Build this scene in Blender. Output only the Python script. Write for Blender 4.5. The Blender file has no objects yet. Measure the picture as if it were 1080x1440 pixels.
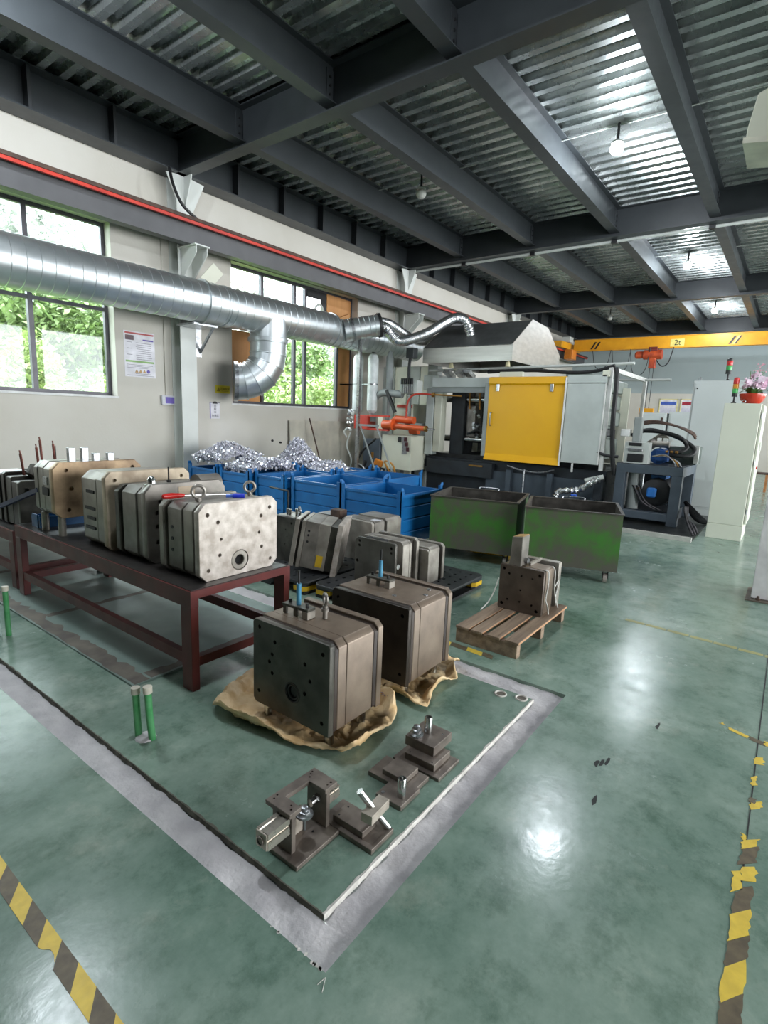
import bpy, bmesh, math, random
from mathutils import Vector, Matrix
from mathutils import noise as mnoise
R = math.radians
random.seed(7)
scn = bpy.context.scene
COL = scn.collection

# ------------------------------------------------------------ camera
CAM_H = 1.6
F_PX, PITCH, ROLL, YAW = 756.25, 0.17884, 0.0391, 0.640625
def make_camera():
    cy, sy = math.cos(YAW), math.sin(YAW)
    fw = Vector((cy*math.cos(PITCH), sy*math.cos(PITCH), -math.sin(PITCH)))
    rt = Vector((sy, -cy, 0)); up = rt.cross(fw)
    r2 = math.cos(ROLL)*rt + math.sin(ROLL)*up
    u2 = -math.sin(ROLL)*rt + math.cos(ROLL)*up
    m = Matrix((( r2.x, u2.x, -fw.x, 0), (r2.y, u2.y, -fw.y, 0), (r2.z, u2.z, -fw.z, CAM_H), (0, 0, 0, 1)))
    cd = bpy.data.cameras.new('camera'); cd.sensor_fit = 'HORIZONTAL'; cd.sensor_width = 36
    cd.lens = F_PX/1080*36; cd.clip_start = .02; cd.clip_end = 300
    o = bpy.data.objects.new('camera', cd); COL.objects.link(o); o.matrix_world = m
    scn.camera = o
make_camera()

# ------------------------------------------------------------ daylight and exposure
scn.view_settings.view_transform = 'Standard'
scn.view_settings.look = 'None'
scn.view_settings.gamma = 1
scn.view_settings.use_curve_mapping = False
scn.view_settings.exposure = 0.58
w = bpy.data.worlds.new('overcast_sky'); scn.world = w; w.use_nodes = True
bg = w.node_tree.nodes['Background']
bg.inputs['Color'].default_value = (0.93, 0.97, 1.0, 1); bg.inputs['Strength'].default_value = 8.5
scn.cycles.max_bounces = 8; scn.cycles.diffuse_bounces = 5; scn.cycles.glossy_bounces = 4
scn.cycles.transparent_max_bounces = 12; scn.cycles.caustics_reflective = False; scn.cycles.caustics_refractive = False
scn.cycles.sample_clamp_indirect = 6
scn.cycles.use_denoising = True
def portal(name, loc, size, rot):
    l = bpy.data.lights.new(name, 'AREA'); l.shape = 'RECTANGLE'; l.size, l.size_y = size
    l.energy = 1; l.cycles.is_portal = True
    o = bpy.data.objects.new(name, l); COL.objects.link(o); o.location = loc; o.rotation_euler = rot

YW = 8.1        # inner face of the left wall
XF = 24.2       # inner face of the far wall
YR = -7.5       # inner face of the right wall (out of frame)
XB = -14.0       # wall behind the camera
WINL = [(0.15, 4.13, 1.72, 4.13), (6.2, 9.6, 1.70, 4.10)]            # openings in the left wall x0,x1,z0,z1
WINR = [(1.0, 6.4, 0.3, 4.4), (7.4, 12.4, 0.3, 4.4), (13.4, 18.0, 0.9, 4.4), (19.0, 23.4, 0.9, 4.4)]
for a, b, c, d in WINL: portal('window_portal', ((a+b)/2, YW+.3, (c+d)/2), (b-a, d-c), (R(-90), 0, 0))
for a, b, c, d in WINR: portal('window_portal', ((a+b)/2, YR-.3, (c+d)/2), (b-a, d-c), (R(90), 0, 0))

# ------------------------------------------------------------ materials
def srgb(c):
    f = lambda v: v/12.92 if v <= .04045 else ((v+.055)/1.055)**2.4
    return tuple(f(x/255) for x in c) + (1,)
MATS = {}
def mat(name, col, rough=.5, metal=0., col2=None, scale=6., detail=4., bump=0., bscale=None, lo=.35, hi=.65, coat=0., rvar=.1, stretch=None, spec=None, col3=None):
    if name in MATS: return MATS[name]
    m = bpy.data.materials.new(name); m.use_nodes = True; nt = m.node_tree; N = nt.nodes; L = nt.links
    b = N['Principled BSDF']
    tc = N.new('ShaderNodeTexCoord'); mp = N.new('ShaderNodeMapping'); L.new(tc.outputs['Object'], mp.inputs['Vector'])
    if stretch: mp.inputs['Scale'].default_value = stretch
    n = N.new('ShaderNodeTexNoise'); n.inputs['Scale'].default_value = scale; n.inputs['Detail'].default_value = detail
    L.new(mp.outputs['Vector'], n.inputs['Vector'])
    r = N.new('ShaderNodeValToRGB'); e = r.color_ramp.elements
    e[0].position = lo; e[1].position = hi
    c2 = col2 if col2 else tuple(max(0, v*.88) for v in col)
    e[0].color = srgb(c2); e[1].color = srgb(col)
    if col3:
        k = r.color_ramp.elements.new(min(1, hi+.12)); k.color = srgb(col3)
    L.new(n.outputs['Fac'], r.inputs['Fac']); L.new(r.outputs['Color'], b.inputs['Base Color'])
    b.inputs['Metallic'].default_value = metal
    mr = N.new('ShaderNodeMapRange'); mr.inputs['To Min'].default_value = max(.02, rough-rvar); mr.inputs['To Max'].default_value = min(1, rough+rvar)
    n2 = N.new('ShaderNodeTexNoise'); n2.inputs['Scale'].default_value = scale*2.3; n2.inputs['Detail'].default_value = 3
    L.new(mp.outputs['Vector'], n2.inputs['Vector']); L.new(n2.outputs['Fac'], mr.inputs['Value']); L.new(mr.outputs['Result'], b.inputs['Roughness'])
    if coat: b.inputs['Coat Weight'].default_value = coat; b.inputs['Coat Roughness'].default_value = .12
    if spec is not None: b.inputs['Specular IOR Level'].default_value = spec
    if bump:
        bn = N.new('ShaderNodeBump'); bn.inputs['Strength'].default_value = bump; bn.inputs['Distance'].default_value = .01
        n3 = N.new('ShaderNodeTexNoise'); n3.inputs['Scale'].default_value = bscale or scale*4; n3.inputs['Detail'].default_value = 5
        L.new(mp.outputs['Vector'], n3.inputs['Vector']); L.new(n3.outputs['Fac'], bn.inputs['Height']); L.new(bn.outputs['Normal'], b.inputs['Normal'])
    MATS[name] = m
    return m
def emit(name, col, s):
    m = bpy.data.materials.new(name); m.use_nodes = True; b = m.node_tree.nodes['Principled BSDF']
    b.inputs['Base Color'].default_value = srgb(col); b.inputs['Emission Color'].default_value = srgb(col); b.inputs['Emission Strength'].default_value = s
    MATS[name] = m; return m
def glass(name, col, t=.9, rough=.02):
    m = bpy.data.materials.new(name); m.use_nodes = True; nt = m.node_tree; N = nt.nodes; L = nt.links
    N.remove(N['Principled BSDF'])
    tr = N.new('ShaderNodeBsdfTransparent'); tr.inputs['Color'].default_value = srgb(col)
    gl = N.new('ShaderNodeBsdfGlossy'); gl.inputs['Roughness'].default_value = rough
    mx = N.new('ShaderNodeMixShader'); lw = N.new('ShaderNodeLayerWeight'); pw = N.new('ShaderNodeMath'); pw.operation = 'POWER'; pw.inputs[1].default_value = 5; ad = N.new('ShaderNodeMath'); ad.operation = 'MULTIPLY_ADD'; ad.inputs[1].default_value = .9; ad.inputs[2].default_value = .04
    L.new(lw.outputs['Facing'], pw.inputs[0]); L.new(pw.outputs[0], ad.inputs[0]); L.new(ad.outputs[0], mx.inputs['Fac']); L.new(tr.outputs['BSDF'], mx.inputs[1]); L.new(gl.outputs['BSDF'], mx.inputs[2])
    L.new(mx.outputs['Shader'], N['Material Output'].inputs['Surface'])
    MATS[name] = m; return m

# ------------------------------------------------------------ mesh helpers
class MB:
    def __init__(s): s.bm = bmesh.new()
    def box(s, x0, x1, y0, y1, z0, z1, bev=0):
        x0, x1 = min(x0, x1), max(x0, x1); y0, y1 = min(y0, y1), max(y0, y1); z0, z1 = min(z0, z1), max(z0, z1)
        t = bmesh.new()
        r = bmesh.ops.create_cube(t, size=1)
        for v in r['verts']: v.co = Vector(((x0+x1)/2+v.co.x*(x1-x0), (y0+y1)/2+v.co.y*(y1-y0), (z0+z1)/2+v.co.z*(z1-z0)))
        if bev: bmesh.ops.bevel(t, geom=t.edges[:], offset=bev, segments=1, affect='EDGES', profile=.5)
        s._merge(t); return s
    def obox(s, c, size, rot=(0, 0, 0), bev=0):
        from mathutils import Euler
        t = bmesh.new(); r = bmesh.ops.create_cube(t, size=1)
        for v in r['verts']: v.co = Vector((v.co.x*size[0], v.co.y*size[1], v.co.z*size[2]))
        if bev: bmesh.ops.bevel(t, geom=t.edges[:], offset=bev, segments=1, affect='EDGES', profile=.5)
        bmesh.ops.transform(t, matrix=Matrix.Translation(c) @ Euler(rot).to_matrix().to_4x4(), verts=t.verts)
        s._merge(t); return s
    def _merge(s, t):
        me = bpy.data.meshes.new('tmp'); t.to_mesh(me); t.free(); s.bm.from_mesh(me); bpy.data.meshes.remove(me)
    def cyl(s, p0, p1, r0, r1=None, seg=20, caps=True):
        p0, p1 = Vector(p0), Vector(p1); d = p1-p0; r1 = r0 if r1 is None else r1
        t = bmesh.new(); bmesh.ops.create_cone(t, cap_ends=caps, segments=seg, radius1=r0, radius2=r1, depth=d.length)
        q = Vector((0, 0, 1)).rotation_difference(d.normalized()).to_matrix().to_4x4()
        bmesh.ops.transform(t, matrix=Matrix.Translation((p0+p1)/2) @ q, verts=t.verts)
        s._merge(t); return s
    def lathe(s, prof, c=(0, 0, 0), seg=24, axis='z'):
        # prof: list of (r, h) bottom to top
        rings = []; c = Vector(c)
        for r, h in prof:
            ring = []
            for i in range(seg):
                a = 2*math.pi*i/seg; p = (max(r, 1e-4)*math.cos(a), max(r, 1e-4)*math.sin(a), h)
                if axis == 'x': p = (p[2], p[0], p[1])
                if axis == 'y': p = (p[1], p[2], p[0])
                ring.append(s.bm.verts.new(c+Vector(p)))
            rings.append(ring)
        for a, b in zip(rings, rings[1:]):
            for i in range(seg): s.bm.faces.new((a[i], a[(i+1) % seg], b[(i+1) % seg], b[i]))
        s.bm.faces.new(list(reversed(rings[0]))); s.bm.faces.new(rings[-1]); return s
    def tube(s, pts, r, seg=10, rfun=None, closed=False):
        pts = [Vector(p) for p in pts]; n = len(pts); rings = []
        up = None
        for i, p in enumerate(pts):
            if closed: d = pts[(i+1) % n]-pts[i-1]
            else: d = pts[min(i+1, n-1)]-pts[max(i-1, 0)]
            d.normalize()
            if up is None:
                up = Vector((0, 0, 1)) if abs(d.z) < .9 else Vector((1, 0, 0))
            u = up-d*up.dot(d); u.normalize(); up = u; v = d.cross(u)
            rr = rfun(i/(n-1)) if rfun else r
            rings.append([s.bm.verts.new(p+rr*(math.cos(2*math.pi*k/seg)*u+math.sin(2*math.pi*k/seg)*v)) for k in range(seg)])
        prs = list(zip(rings, rings[1:]))
        if closed: prs.append((rings[-1], rings[0]))
        for a, b in prs:
            for k in range(seg): s.bm.faces.new((a[k], a[(k+1) % seg], b[(k+1) % seg], b[k]))
        if not closed:
            s.bm.faces.new(list(reversed(rings[0]))); s.bm.faces.new(rings[-1])
        return s
    def torus(s, c, R0, r, normal=(0, 0, 1), seg=24, sseg=8):
        q = Vector((0, 0, 1)).rotation_difference(Vector(normal).normalized())
        return s.tube([Vector(c)+q @ Vector((R0*math.cos(2*math.pi*i/seg), R0*math.sin(2*math.pi*i/seg), 0)) for i in range(seg)], r, sseg, closed=True)
    def prism(s, poly, axis, a0, a1, bev=0):
        # poly in the two other axes: axis x -> (y,z); y -> (x,z); z -> (x,y)
        t = bmesh.new()
        def P(u, v, a): return {'x': (a, u, v), 'y': (u, a, v), 'z': (u, v, a)}[axis]
        A = [t.verts.new(P(u, v, a0)) for u, v in poly]; B = [t.verts.new(P(u, v, a1)) for u, v in poly]
        n = len(poly)
        t.faces.new(A); t.faces.new(list(reversed(B)))
        for i in range(n): t.faces.new((A[i], B[i], B[(i+1) % n], A[(i+1) % n]))
        bmesh.ops.recalc_face_normals(t, faces=t.faces[:])
        if bev: bmesh.ops.bevel(t, geom=t.edges[:], offset=bev, segments=1, affect='EDGES', profile=.5)
        s._merge(t); return s
    def poly(s, pts):
        s.bm.faces.new([s.bm.verts.new(p) for p in pts]); return s
    def build(s, name, m, parent=None, world=True, smooth=True, angle=35):
        me = bpy.data.meshes.new(name)
        bmesh.ops.recalc_face_normals(s.bm, faces=s.bm.faces[:])
        if parent is not None and world:
            bmesh.ops.transform(s.bm, matrix=wmat(parent).inverted(), verts=s.bm.verts)
        s.bm.to_mesh(me); s.bm.free()
        if smooth:
            for p in me.polygons: p.use_smooth = True
            me.set_sharp_from_angle(angle=R(angle))
        o = bpy.data.objects.new(name, me); COL.objects.link(o)
        me.materials.append(m)
        if parent is not None: o.parent = parent
        return o
def wmat(o):
    m = Matrix.LocRotScale(o.location, o.rotation_euler, o.scale)
    return wmat(o.parent) @ m if o.parent else m
def thing(name, label, cat, loc=(0, 0, 0), rz=0, group=None, kind=None):
    o = bpy.data.objects.new(name, None); COL.objects.link(o); o.empty_display_size = .1
    o.location = loc; o.rotation_euler = (0, 0, rz); tag(o, label, cat, group, kind); return o
def tag(o, label=None, cat=None, group=None, kind=None):
    if label: o['label'] = label
    if cat: o['category'] = cat
    if group: o['group'] = group
    if kind: o['kind'] = kind
    return o
def at_base(o):
    # move a lone mesh's origin to the middle of its underside
    me = o.data; xs = [v.co for v in me.vertices]
    c = Vector(((min(v.x for v in xs)+max(v.x for v in xs))/2, (min(v.y for v in xs)+max(v.y for v in xs))/2, min(v.z for v in xs)))
    me.transform(Matrix.Translation(-c)); o.location = o.location+c; return o
def instance(o, parent, loc=None, rot=None, name=None):
    c = o.copy(); COL.objects.link(c); c.parent = parent
    if loc is not None: c.location = loc
    if rot is not None: c.rotation_euler = rot
    return c
def copy_tree(o, parent=None):
    c = o.copy(); COL.objects.link(c); c.parent = parent
    for ch in list(o.children): copy_tree(ch, c)
    return c
def cut(o, cutter):
    # cut drilled holes into a plate
    me = bpy.data.meshes.new('cutter'); bmesh.ops.recalc_face_normals(cutter.bm, faces=cutter.bm.faces[:]); cutter.bm.to_mesh(me); cutter.bm.free()
    c = bpy.data.objects.new('cutter', me); COL.objects.link(c); c.matrix_world = Matrix()
    md = o.modifiers.new('holes', 'BOOLEAN'); md.operation = 'DIFFERENCE'; md.object = c; md.solver = 'EXACT'
    bpy.context.view_layer.update()
    dg = bpy.context.evaluated_depsgraph_get(); nm = bpy.data.meshes.new_from_object(o.evaluated_get(dg))
    if len(nm.polygons) > 5:
        old = o.data; o.modifiers.clear(); o.data = nm; bpy.data.meshes.remove(old)
        for p in nm.polygons: p.use_smooth = True
        nm.set_sharp_from_angle(angle=R(35))
    else: o.modifiers.clear()
    bpy.data.objects.remove(c); bpy.data.meshes.remove(me)
def text_mesh(body, size, m, name, parent, M4, depth=.002, spacing=1.0, align='CENTER'):
    cu = bpy.data.curves.new(name, 'FONT'); cu.body = body; cu.size = size; cu.extrude = depth; cu.align_x = align; cu.align_y = 'CENTER'; cu.space_character = spacing
    o = bpy.data.objects.new(name, cu); COL.objects.link(o)
    bpy.context.view_layer.update()
    me = bpy.data.meshes.new_from_object(o.evaluated_get(bpy.context.evaluated_depsgraph_get()))
    bpy.data.objects.remove(o); bpy.data.curves.remove(cu)
    me.transform(wmat(parent).inverted() @ M4); me.materials.clear(); me.materials.append(m)
    ob = bpy.data.objects.new(name, me); COL.objects.link(ob); ob.parent = parent
    return ob
def smooth_path(pts, n=8):
    P = [Vector(p) for p in pts]; P = [2*P[0]-P[1]]+P+[2*P[-1]-P[-2]]; out = []
    for i in range(1, len(P)-2):
        p0, p1, p2, p3 = P[i-1:i+3]
        for k in range(n):
            t = k/n
            out.append(.5*((2*p1)+(p2-p0)*t+(2*p0-5*p1+4*p2-p3)*t*t+(3*p1-p0-3*p2+p3)*t**3))
    out.append(P[-2]); return out
def chrect(u0, u1, v0, v1, c):
    if not isinstance(c, (tuple, list)): c = (c,)*4
    a, b, d, e = [max(x, .0) for x in c]; out = []       # bl, br, tr, tl
    out += [(u0+a, v0)] if a else [(u0, v0)]
    if b: out += [(u1-b, v0), (u1, v0+b)]
    else: out += [(u1, v0)]
    if d: out += [(u1, v1-d), (u1-d, v1)]
    else: out += [(u1, v1)]
    if e: out += [(u0+e, v1), (u0, v1-e)]
    else: out += [(u0, v1)]
    if a: out += [(u0, v0+a)]
    return out
# ------------------------------------------------------------ palette
white_wall = mat('white_wall_paint', (204, 200, 191), .75, col2=(195, 190, 179), scale=.9, bump=.15, bscale=30, col3=(209, 206, 199))
blue_wall = mat('pale_blue_wall_paint', (172, 184, 186), .7, col2=(164, 176, 178), scale=.6)
beam_grey = mat('dark_grey_beam_paint', (56, 60, 63), .4, col2=(50, 54, 57), scale=3, bump=.05)
deck_steel = mat('galvanised_deck', (196, 200, 198), .27, .85, col2=(168, 174, 172), scale=2.5, rvar=.07)
galv = mat('galvanised_duct', (206, 210, 211), .36, .88, col2=(190, 197, 199), scale=3, rvar=.05)
foil = mat('crinkled_foil_duct', (215, 216, 216), .22, .95, col2=(190, 192, 194), scale=20, bump=.6, bscale=60)
runway_grey = mat('runway_grey_paint', (90, 90, 92), .5, col2=(82, 82, 84), scale=3)
red_rail = mat('red_conductor_rail', (205, 62, 46), .45, col2=(180, 48, 36), scale=5)
rust_brown = mat('rusty_brown_steel', (88, 66, 54), .7, col2=(62, 46, 40), scale=12)
pale_grey = mat('pale_grey_steel_paint', (196, 200, 195), .45, col2=(186, 190, 185), scale=4)
cream = mat('cream_enamel', (214, 214, 196), .4, col2=(208, 208, 190), scale=3)
frame_dark = mat('dark_window_frame', (92, 90, 96), .4, .3)
reveal = mat('window_reveal_plaster', (232, 232, 230), .7)
plywood = mat('plywood', (206, 150, 92), .6, col2=(182, 124, 70), scale=3, stretch=(1, 1, .18))
pane = glass('window_glass', (238, 244, 244))
black = mat('black_rubber', (26, 26, 28), .5, col2=(20, 20, 22), scale=10)
dark_steel = mat('dark_oily_steel', (52, 52, 52), .42, .5, col2=(34, 34, 35), scale=9)
chrome = mat('bright_ground_steel', (205, 205, 203), .2, 1., scale=14, rvar=.06)
zinc = mat('zinc_plated_steel', (180, 182, 184), .3, .9, col2=(150, 152, 155), scale=20)
concrete = mat('grey_cement_fill', (212, 208, 208), .85, col2=(190, 186, 188), scale=7, bump=.5, bscale=45)
plaster_white = mat('white_chipped_edge', (224, 220, 212), .85, col2=(196, 192, 184), scale=18, bump=.5)
paper_white = mat('white_printed_paper', (232, 230, 236), .5)
ink = mat('grey_print_ink', (150, 148, 156), .6)

def floor_material():
    m = bpy.data.materials.new('green_epoxy_floor'); m.use_nodes = True; nt = m.node_tree; N = nt.nodes; L = nt.links; b = N['Principled BSDF']
    tc = N.new('ShaderNodeTexCoord')
    def noise(sc, d=5, r=.6):
        n = N.new('ShaderNodeTexNoise'); n.inputs['Scale'].default_value = sc; n.inputs['Detail'].default_value = d; n.inputs['Roughness'].default_value = r
        L.new(tc.outputs['Object'], n.inputs['Vector']); return n
    def ramp(n, stops):
        r = N.new('ShaderNodeValToRGB'); e = r.color_ramp.elements
        e[0].position, e[0].color = stops[0][0], srgb(stops[0][1]); e[1].position, e[1].color = stops[-1][0], srgb(stops[-1][1])
        for p, c in stops[1:-1]: k = e.new(p); k.color = srgb(c)
        L.new(n.outputs['Fac'], r.inputs['Fac']); return r
    a = ramp(noise(1.1, 9, .68), [(.30, (96, 122, 108)), (.44, (124, 148, 134)), (.58, (146, 166, 152)), (.72, (182, 193, 181))])
    g = ramp(noise(5.5, 9, .75), [(.34, (255, 255, 255)), (.5, (236, 240, 238)), (.66, (172, 188, 180))])
    mx = N.new('ShaderNodeMix'); mx.data_type = 'RGBA'; mx.blend_type = 'MULTIPLY'; mx.inputs['Factor'].default_value = .8
    L.new(a.outputs['Color'], mx.inputs[6]); L.new(g.outputs['Color'], mx.inputs[7])
    # scuffed pale dust patches
    d = ramp(noise(1.7, 8, .75), [(.56, (0, 0, 0)), (.78, (255, 255, 255))])
    mx2 = N.new('ShaderNodeMix'); mx2.data_type = 'RGBA'; L.new(mx.outputs[2], mx2.inputs[6]); mx2.inputs[7].default_value = srgb((186, 190, 174))
    ml = N.new('ShaderNodeMath'); ml.operation = 'MULTIPLY'; ml.inputs[1].default_value = .55; L.new(d.outputs['Color'], ml.inputs[0]); L.new(ml.outputs[0], mx2.inputs[0])
    L.new(mx2.outputs[2], b.inputs['Base Color'])
    rr = N.new('ShaderNodeMapRange'); rr.inputs['From Min'].default_value = .3; rr.inputs['From Max'].default_value = .7; rr.inputs['To Min'].default_value = .13; rr.inputs['To Max'].default_value = .3
    L.new(noise(2.6, 6, .65).outputs['Fac'], rr.inputs['Value']); L.new(rr.outputs['Result'], b.inputs['Roughness'])
    bp = N.new('ShaderNodeBump'); bp.inputs['Strength'].default_value = .06; bp.inputs['Distance'].default_value = .01
    L.new(noise(14, 4).outputs['Fac'], bp.inputs['Height']); L.new(bp.outputs['Normal'], b.inputs['Normal'])
    return m
floor_mat = floor_material()

# ------------------------------------------------------------ floor, trench, pad
TX0, TX1, TX2, TX3 = .97, 1.10, 2.87, 3.05     # trench: outer, inner, inner, outer in x
TY0, TY1 = .87, 1.00
TD = .02
f = MB()
f.box(XB, TX0, YR, YW, -.2, 0); f.box(TX3, XF, YR, YW, -.2, 0); f.box(TX0, TX3, YR, TY0, -.2, 0)
floor = f.build('floor', floor_mat, smooth=False); tag(floor, 'glossy worn green epoxy workshop floor', kind='structure')
f = MB(); f.box(TX1, TX2, TY1, YW, -.2, 0)
pad = f.build('floor_pad', floor_mat, floor, smooth=False)
f = MB()     # uneven cement in the trench
def cement(x0, x1, y0, y1):
    nx = max(2, int((x1-x0)/.03)); ny = max(2, int((y1-y0)/.03)); g = {}
    for i in range(nx+1):
        for j in range(ny+1):
            x = x0+(x1-x0)*i/nx; y = y0+(y1-y0)*j/ny
            g[i, j] = f.bm.verts.new((x, y, -TD+.006*math.sin(x*41+y*13)*math.sin(y*37)+random.uniform(-.002, .002)))
    for i in range(nx):
        for j in range(ny): f.bm.faces.new((g[i, j], g[i+1, j], g[i+1, j+1], g[i, j+1]))
cement(TX0, TX1, TY0, 8.1); cement(TX1, TX3, TY0, TY1); cement(TX2, TX3, TY1, 8.1)
f.build('trench_cement', concrete, floor)
f = MB()     # chipped white lip along the pad
n = 110; A, B, C = [], [], []
for i in range(n+1):
    x = TX1+(TX2-TX1)*i/n; wv = .004+.012*abs(mnoise.noise(Vector((x*9, 2, 0))))+(.006 if i < 12 else 0)*random.random()
    A.append(f.bm.verts.new((x, TY1-.003-.004*random.random(), -TD+.004))); B.append(f.bm.verts.new((x, TY1-.001, .0012))); C.append(f.bm.verts.new((x, TY1+wv, .0009)))
for i in range(n):
    f.bm.faces.new((A[i], A[i+1], B[i+1], B[i])); f.bm.faces.new((B[i], B[i+1], C[i+1], C[i]))
f.build('chipped_edge', plaster_white, floor, smooth=False)
f = MB(); n = 260; A, B, C = [], [], []
for i in range(n+1):
    y = TY1+5.0*i/n; wv = .003+.012*abs(mnoise.noise(Vector((y*11, 5, 0))))
    A.append(f.bm.verts.new((TX1-.003-.005*random.random(), y, -TD+.003))); B.append(f.bm.verts.new((TX1-.001, y, .0011))); C.append(f.bm.verts.new((TX1+wv, y, .0008)))
for i in range(n):
    f.bm.faces.new((A[i], A[i+1], B[i+1], B[i])); f.bm.faces.new((B[i], B[i+1], C[i+1], C[i]))
f.build('chipped_edge', mat('dark_broken_edge', (112, 110, 98), .9, col2=(72, 70, 62), scale=20), floor, smooth=False)
f = MB()     # ragged outer margin of the trench, chips at its corner
for i in range(14):
    x = TX0+.004-.008*random.random(); y = TY0+.25*random.random()**2; r_ = random.uniform(.003, .010)
    f.poly([(x+r_*math.cos(t)*random.uniform(.5, 1), y+r_*math.sin(t)*random.uniform(.5, 1), .0008) for t in (0, 1, 2, 3, 4, 5)])
f.build('cement_chip', plaster_white, floor, smooth=False)
for a_, l_ in ((3.9, .05), (2.9, .03)): MB().tube([(TX0-.01, TY0-.01, .001), (TX0-.01+l_*math.cos(a_), TY0-.01+l_*math.sin(a_)*.6, .001)], .0009, 5).build('crack', plaster_white, floor)
# raised slab below the bench with its dirty border
slab_mat = mat('dull_green_slab', (128, 146, 138), .4, col2=(104, 122, 114), scale=2.2, detail=7, rvar=.15)
grime = mat('brown_floor_grime', (112, 104, 92), .6, col2=(78, 70, 62), scale=7, detail=8)
f = MB(); f.box(1.45, 2.84, 2.83, 7.9, 0, .012); f.build('slab', slab_mat, floor, smooth=False)
for x0, x1, y0, y1 in ((1.455, 1.56, 2.835, 7.8), (1.57, 2.8, 2.84, 2.93), (1.57, 2.8, 4.26, 4.34), (1.57, 2.8, 5.7, 5.78)):
    b = MB(); k = int(max(x1-x0, y1-y0)/.05); pts = []
    if x1-x0 > y1-y0:
        up = [(x0+(x1-x0)*i/k, y1+random.uniform(-.02, .012)) for i in range(k+1)]; dn = [(x0+(x1-x0)*i/k, y0+random.uniform(0, .012)) for i in range(k+1)]
    else:
        up = [(x1+random.uniform(-.03, .02), y0+(y1-y0)*i/k) for i in range(k+1)]; dn = [(x0+random.uniform(0, .01), y0+(y1-y0)*i/k) for i in range(k+1)]
    for i in range(k): b.poly([(*dn[i], .0128), (*dn[i+1], .0128), (*up[i+1], .0128), (*up[i], .0128)])
    b.build('grime_band', grime, floor, smooth=False)
# floor joint and two cut holes
f = MB(); f.box(1.0, 8.0, -.073, -.068, .0002, .0012); f.build('floor_joint', black, floor, smooth=False)
for x, y in ((2.80, 1.175), (2.835, 1.06)):
    f = MB(); f.torus((x, y, .001), .032, .006, seg=20); f.build('hole_rim', plaster_white, floor)
    f = MB(); f.cyl((x, y, .0004), (x, y, .0012), .03); f.build('hole_plug', grime, floor)
scr = mat('black_rubber_scuff', (38, 42, 40), .7)
for x, y, a in ((2.52, .52, .9), (2.55, .50, 1.0), (2.50, .535, .7), (3.05, .37, .4), (2.23, .47, .3)):
    f = MB(); f.poly([(x+.05*math.cos(a+t)*random.uniform(.5, 1), y+.014*math.sin(a+t)*random.uniform(.4, 1), .0006) for t in [k*.8 for k in range(8)]])
    f.build('scuff', scr, floor, smooth=False)

# ------------------------------------------------------------ walls
def wall_x(name, y0, y1, holes, m, lab, z1=5.75):
    b = MB(); xs = XB-.3; 
    for a, c, z0h, z1h in sorted(holes):
        b.box(xs, a, y0, y1, -.2, z1); b.box(a, c, y0, y1, -.2, z0h); b.box(a, c, y0, y1, z1h, z1); xs = c
    b.box(xs, XF+.3, y0, y1, -.2, z1)
    return tag(b.build(name, m, smooth=False), lab, kind='structure')
wall_left = wall_x('wall_left', YW, YW+.25, WINL, white_wall, 'white painted wall with two tall windows and steel columns')
wall_right = wall_x('wall_right', YR-.25, YR, WINR, white_wall, 'white painted wall of tall window openings out of frame')
b = MB(); b.box(XF, XF+.25, YR, YW, -.2, 2.86)
wall_far = tag(b.build('wall_far', white_wall, smooth=False), 'far wall painted white below and pale blue above', kind='structure')
b = MB(); b.box(XF-.004, XF+.25, YR, YW, 2.86, 5.75); b.build('blue_upper_wall', blue_wall, wall_far, smooth=False)
b = MB(); b.box(XB-.25, XB, YR, YW, -.2, 5.75); tag(b.build('wall_back', white_wall, smooth=False), 'white wall behind the viewpoint', kind='structure')

# windows in the left wall
def window(name, label, x0, x1, z0, z1, mull, trans=None, panes=True):
    y = YW+.17; t = .05
    w_ = tag(MB().box(x0, x1, y, y+.06, z0, z0+t).box(x0, x1, y, y+.06, z1-t, z1).box(x0, x0+t, y, y+.06, z0+t, z1-t).box(x1-t, x1, y, y+.06, z0+t, z1-t).build(name, frame_dark, smooth=False), label, kind='structure')
    xs = [x0+t]+mull+[x1-t]
    for mx in mull: MB().box(mx-.03, mx+.03, y-.005, y+.065, z0+t, z1-t).build('mullion', frame_dark, w_, smooth=False)
    zs = [z0+t]+([trans] if trans else [])+[z1-t]
    if trans: MB().box(x0+t, x1-t, y+.003, y+.057, trans-.025, trans+.025).build('transom', frame_dark, w_, smooth=False)
    if panes:
        for a, c in zip(xs, xs[1:]):
            for d, e in zip(zs, zs[1:]): MB().box(a, c, y+.028, y+.032, d, e).build('pane', pane, w_, smooth=False)
    MB().box(x0-.02, x1+.02, YW-.012, YW+.17, z0-.03, z0).build('window_sill', reveal, w_, smooth=False)
    return w_
window('window_1', 'tall dark framed window looking onto green foliage', .15, 4.13, 1.72, 4.13, [1.1, 2.1, 3.11], 2.95)
w2 = window('window_2', 'tall dark framed window boarded with plywood at both ends', 6.2, 9.6, 1.70, 4.10, [7.03, 7.86, 8.16, 9.14], None, False)
y = YW+.17
for a, c, d, e in ((6.9, 7.83, 2.98, 4.05), (7.03, 7.83, 1.75, 2.98), (7.86, 8.13, 1.75, 2.98), (8.16, 9.14, 1.75, 2.98), (7.86, 8.16, 2.98, 4.05)):
    MB().box(a, c, y+.028, y+.032, d, e).build('pane', pane, w2, smooth=False)
MB().box(6.25, 7.02, y+.03, y+.05, 1.75, 3.0).build('plywood_panel', plywood, w2, smooth=False)
MB().box(9.17, 9.56, y+.0, y+.02, 1.75, 4.05).build('plywood_panel', plywood, w2, smooth=False)
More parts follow.
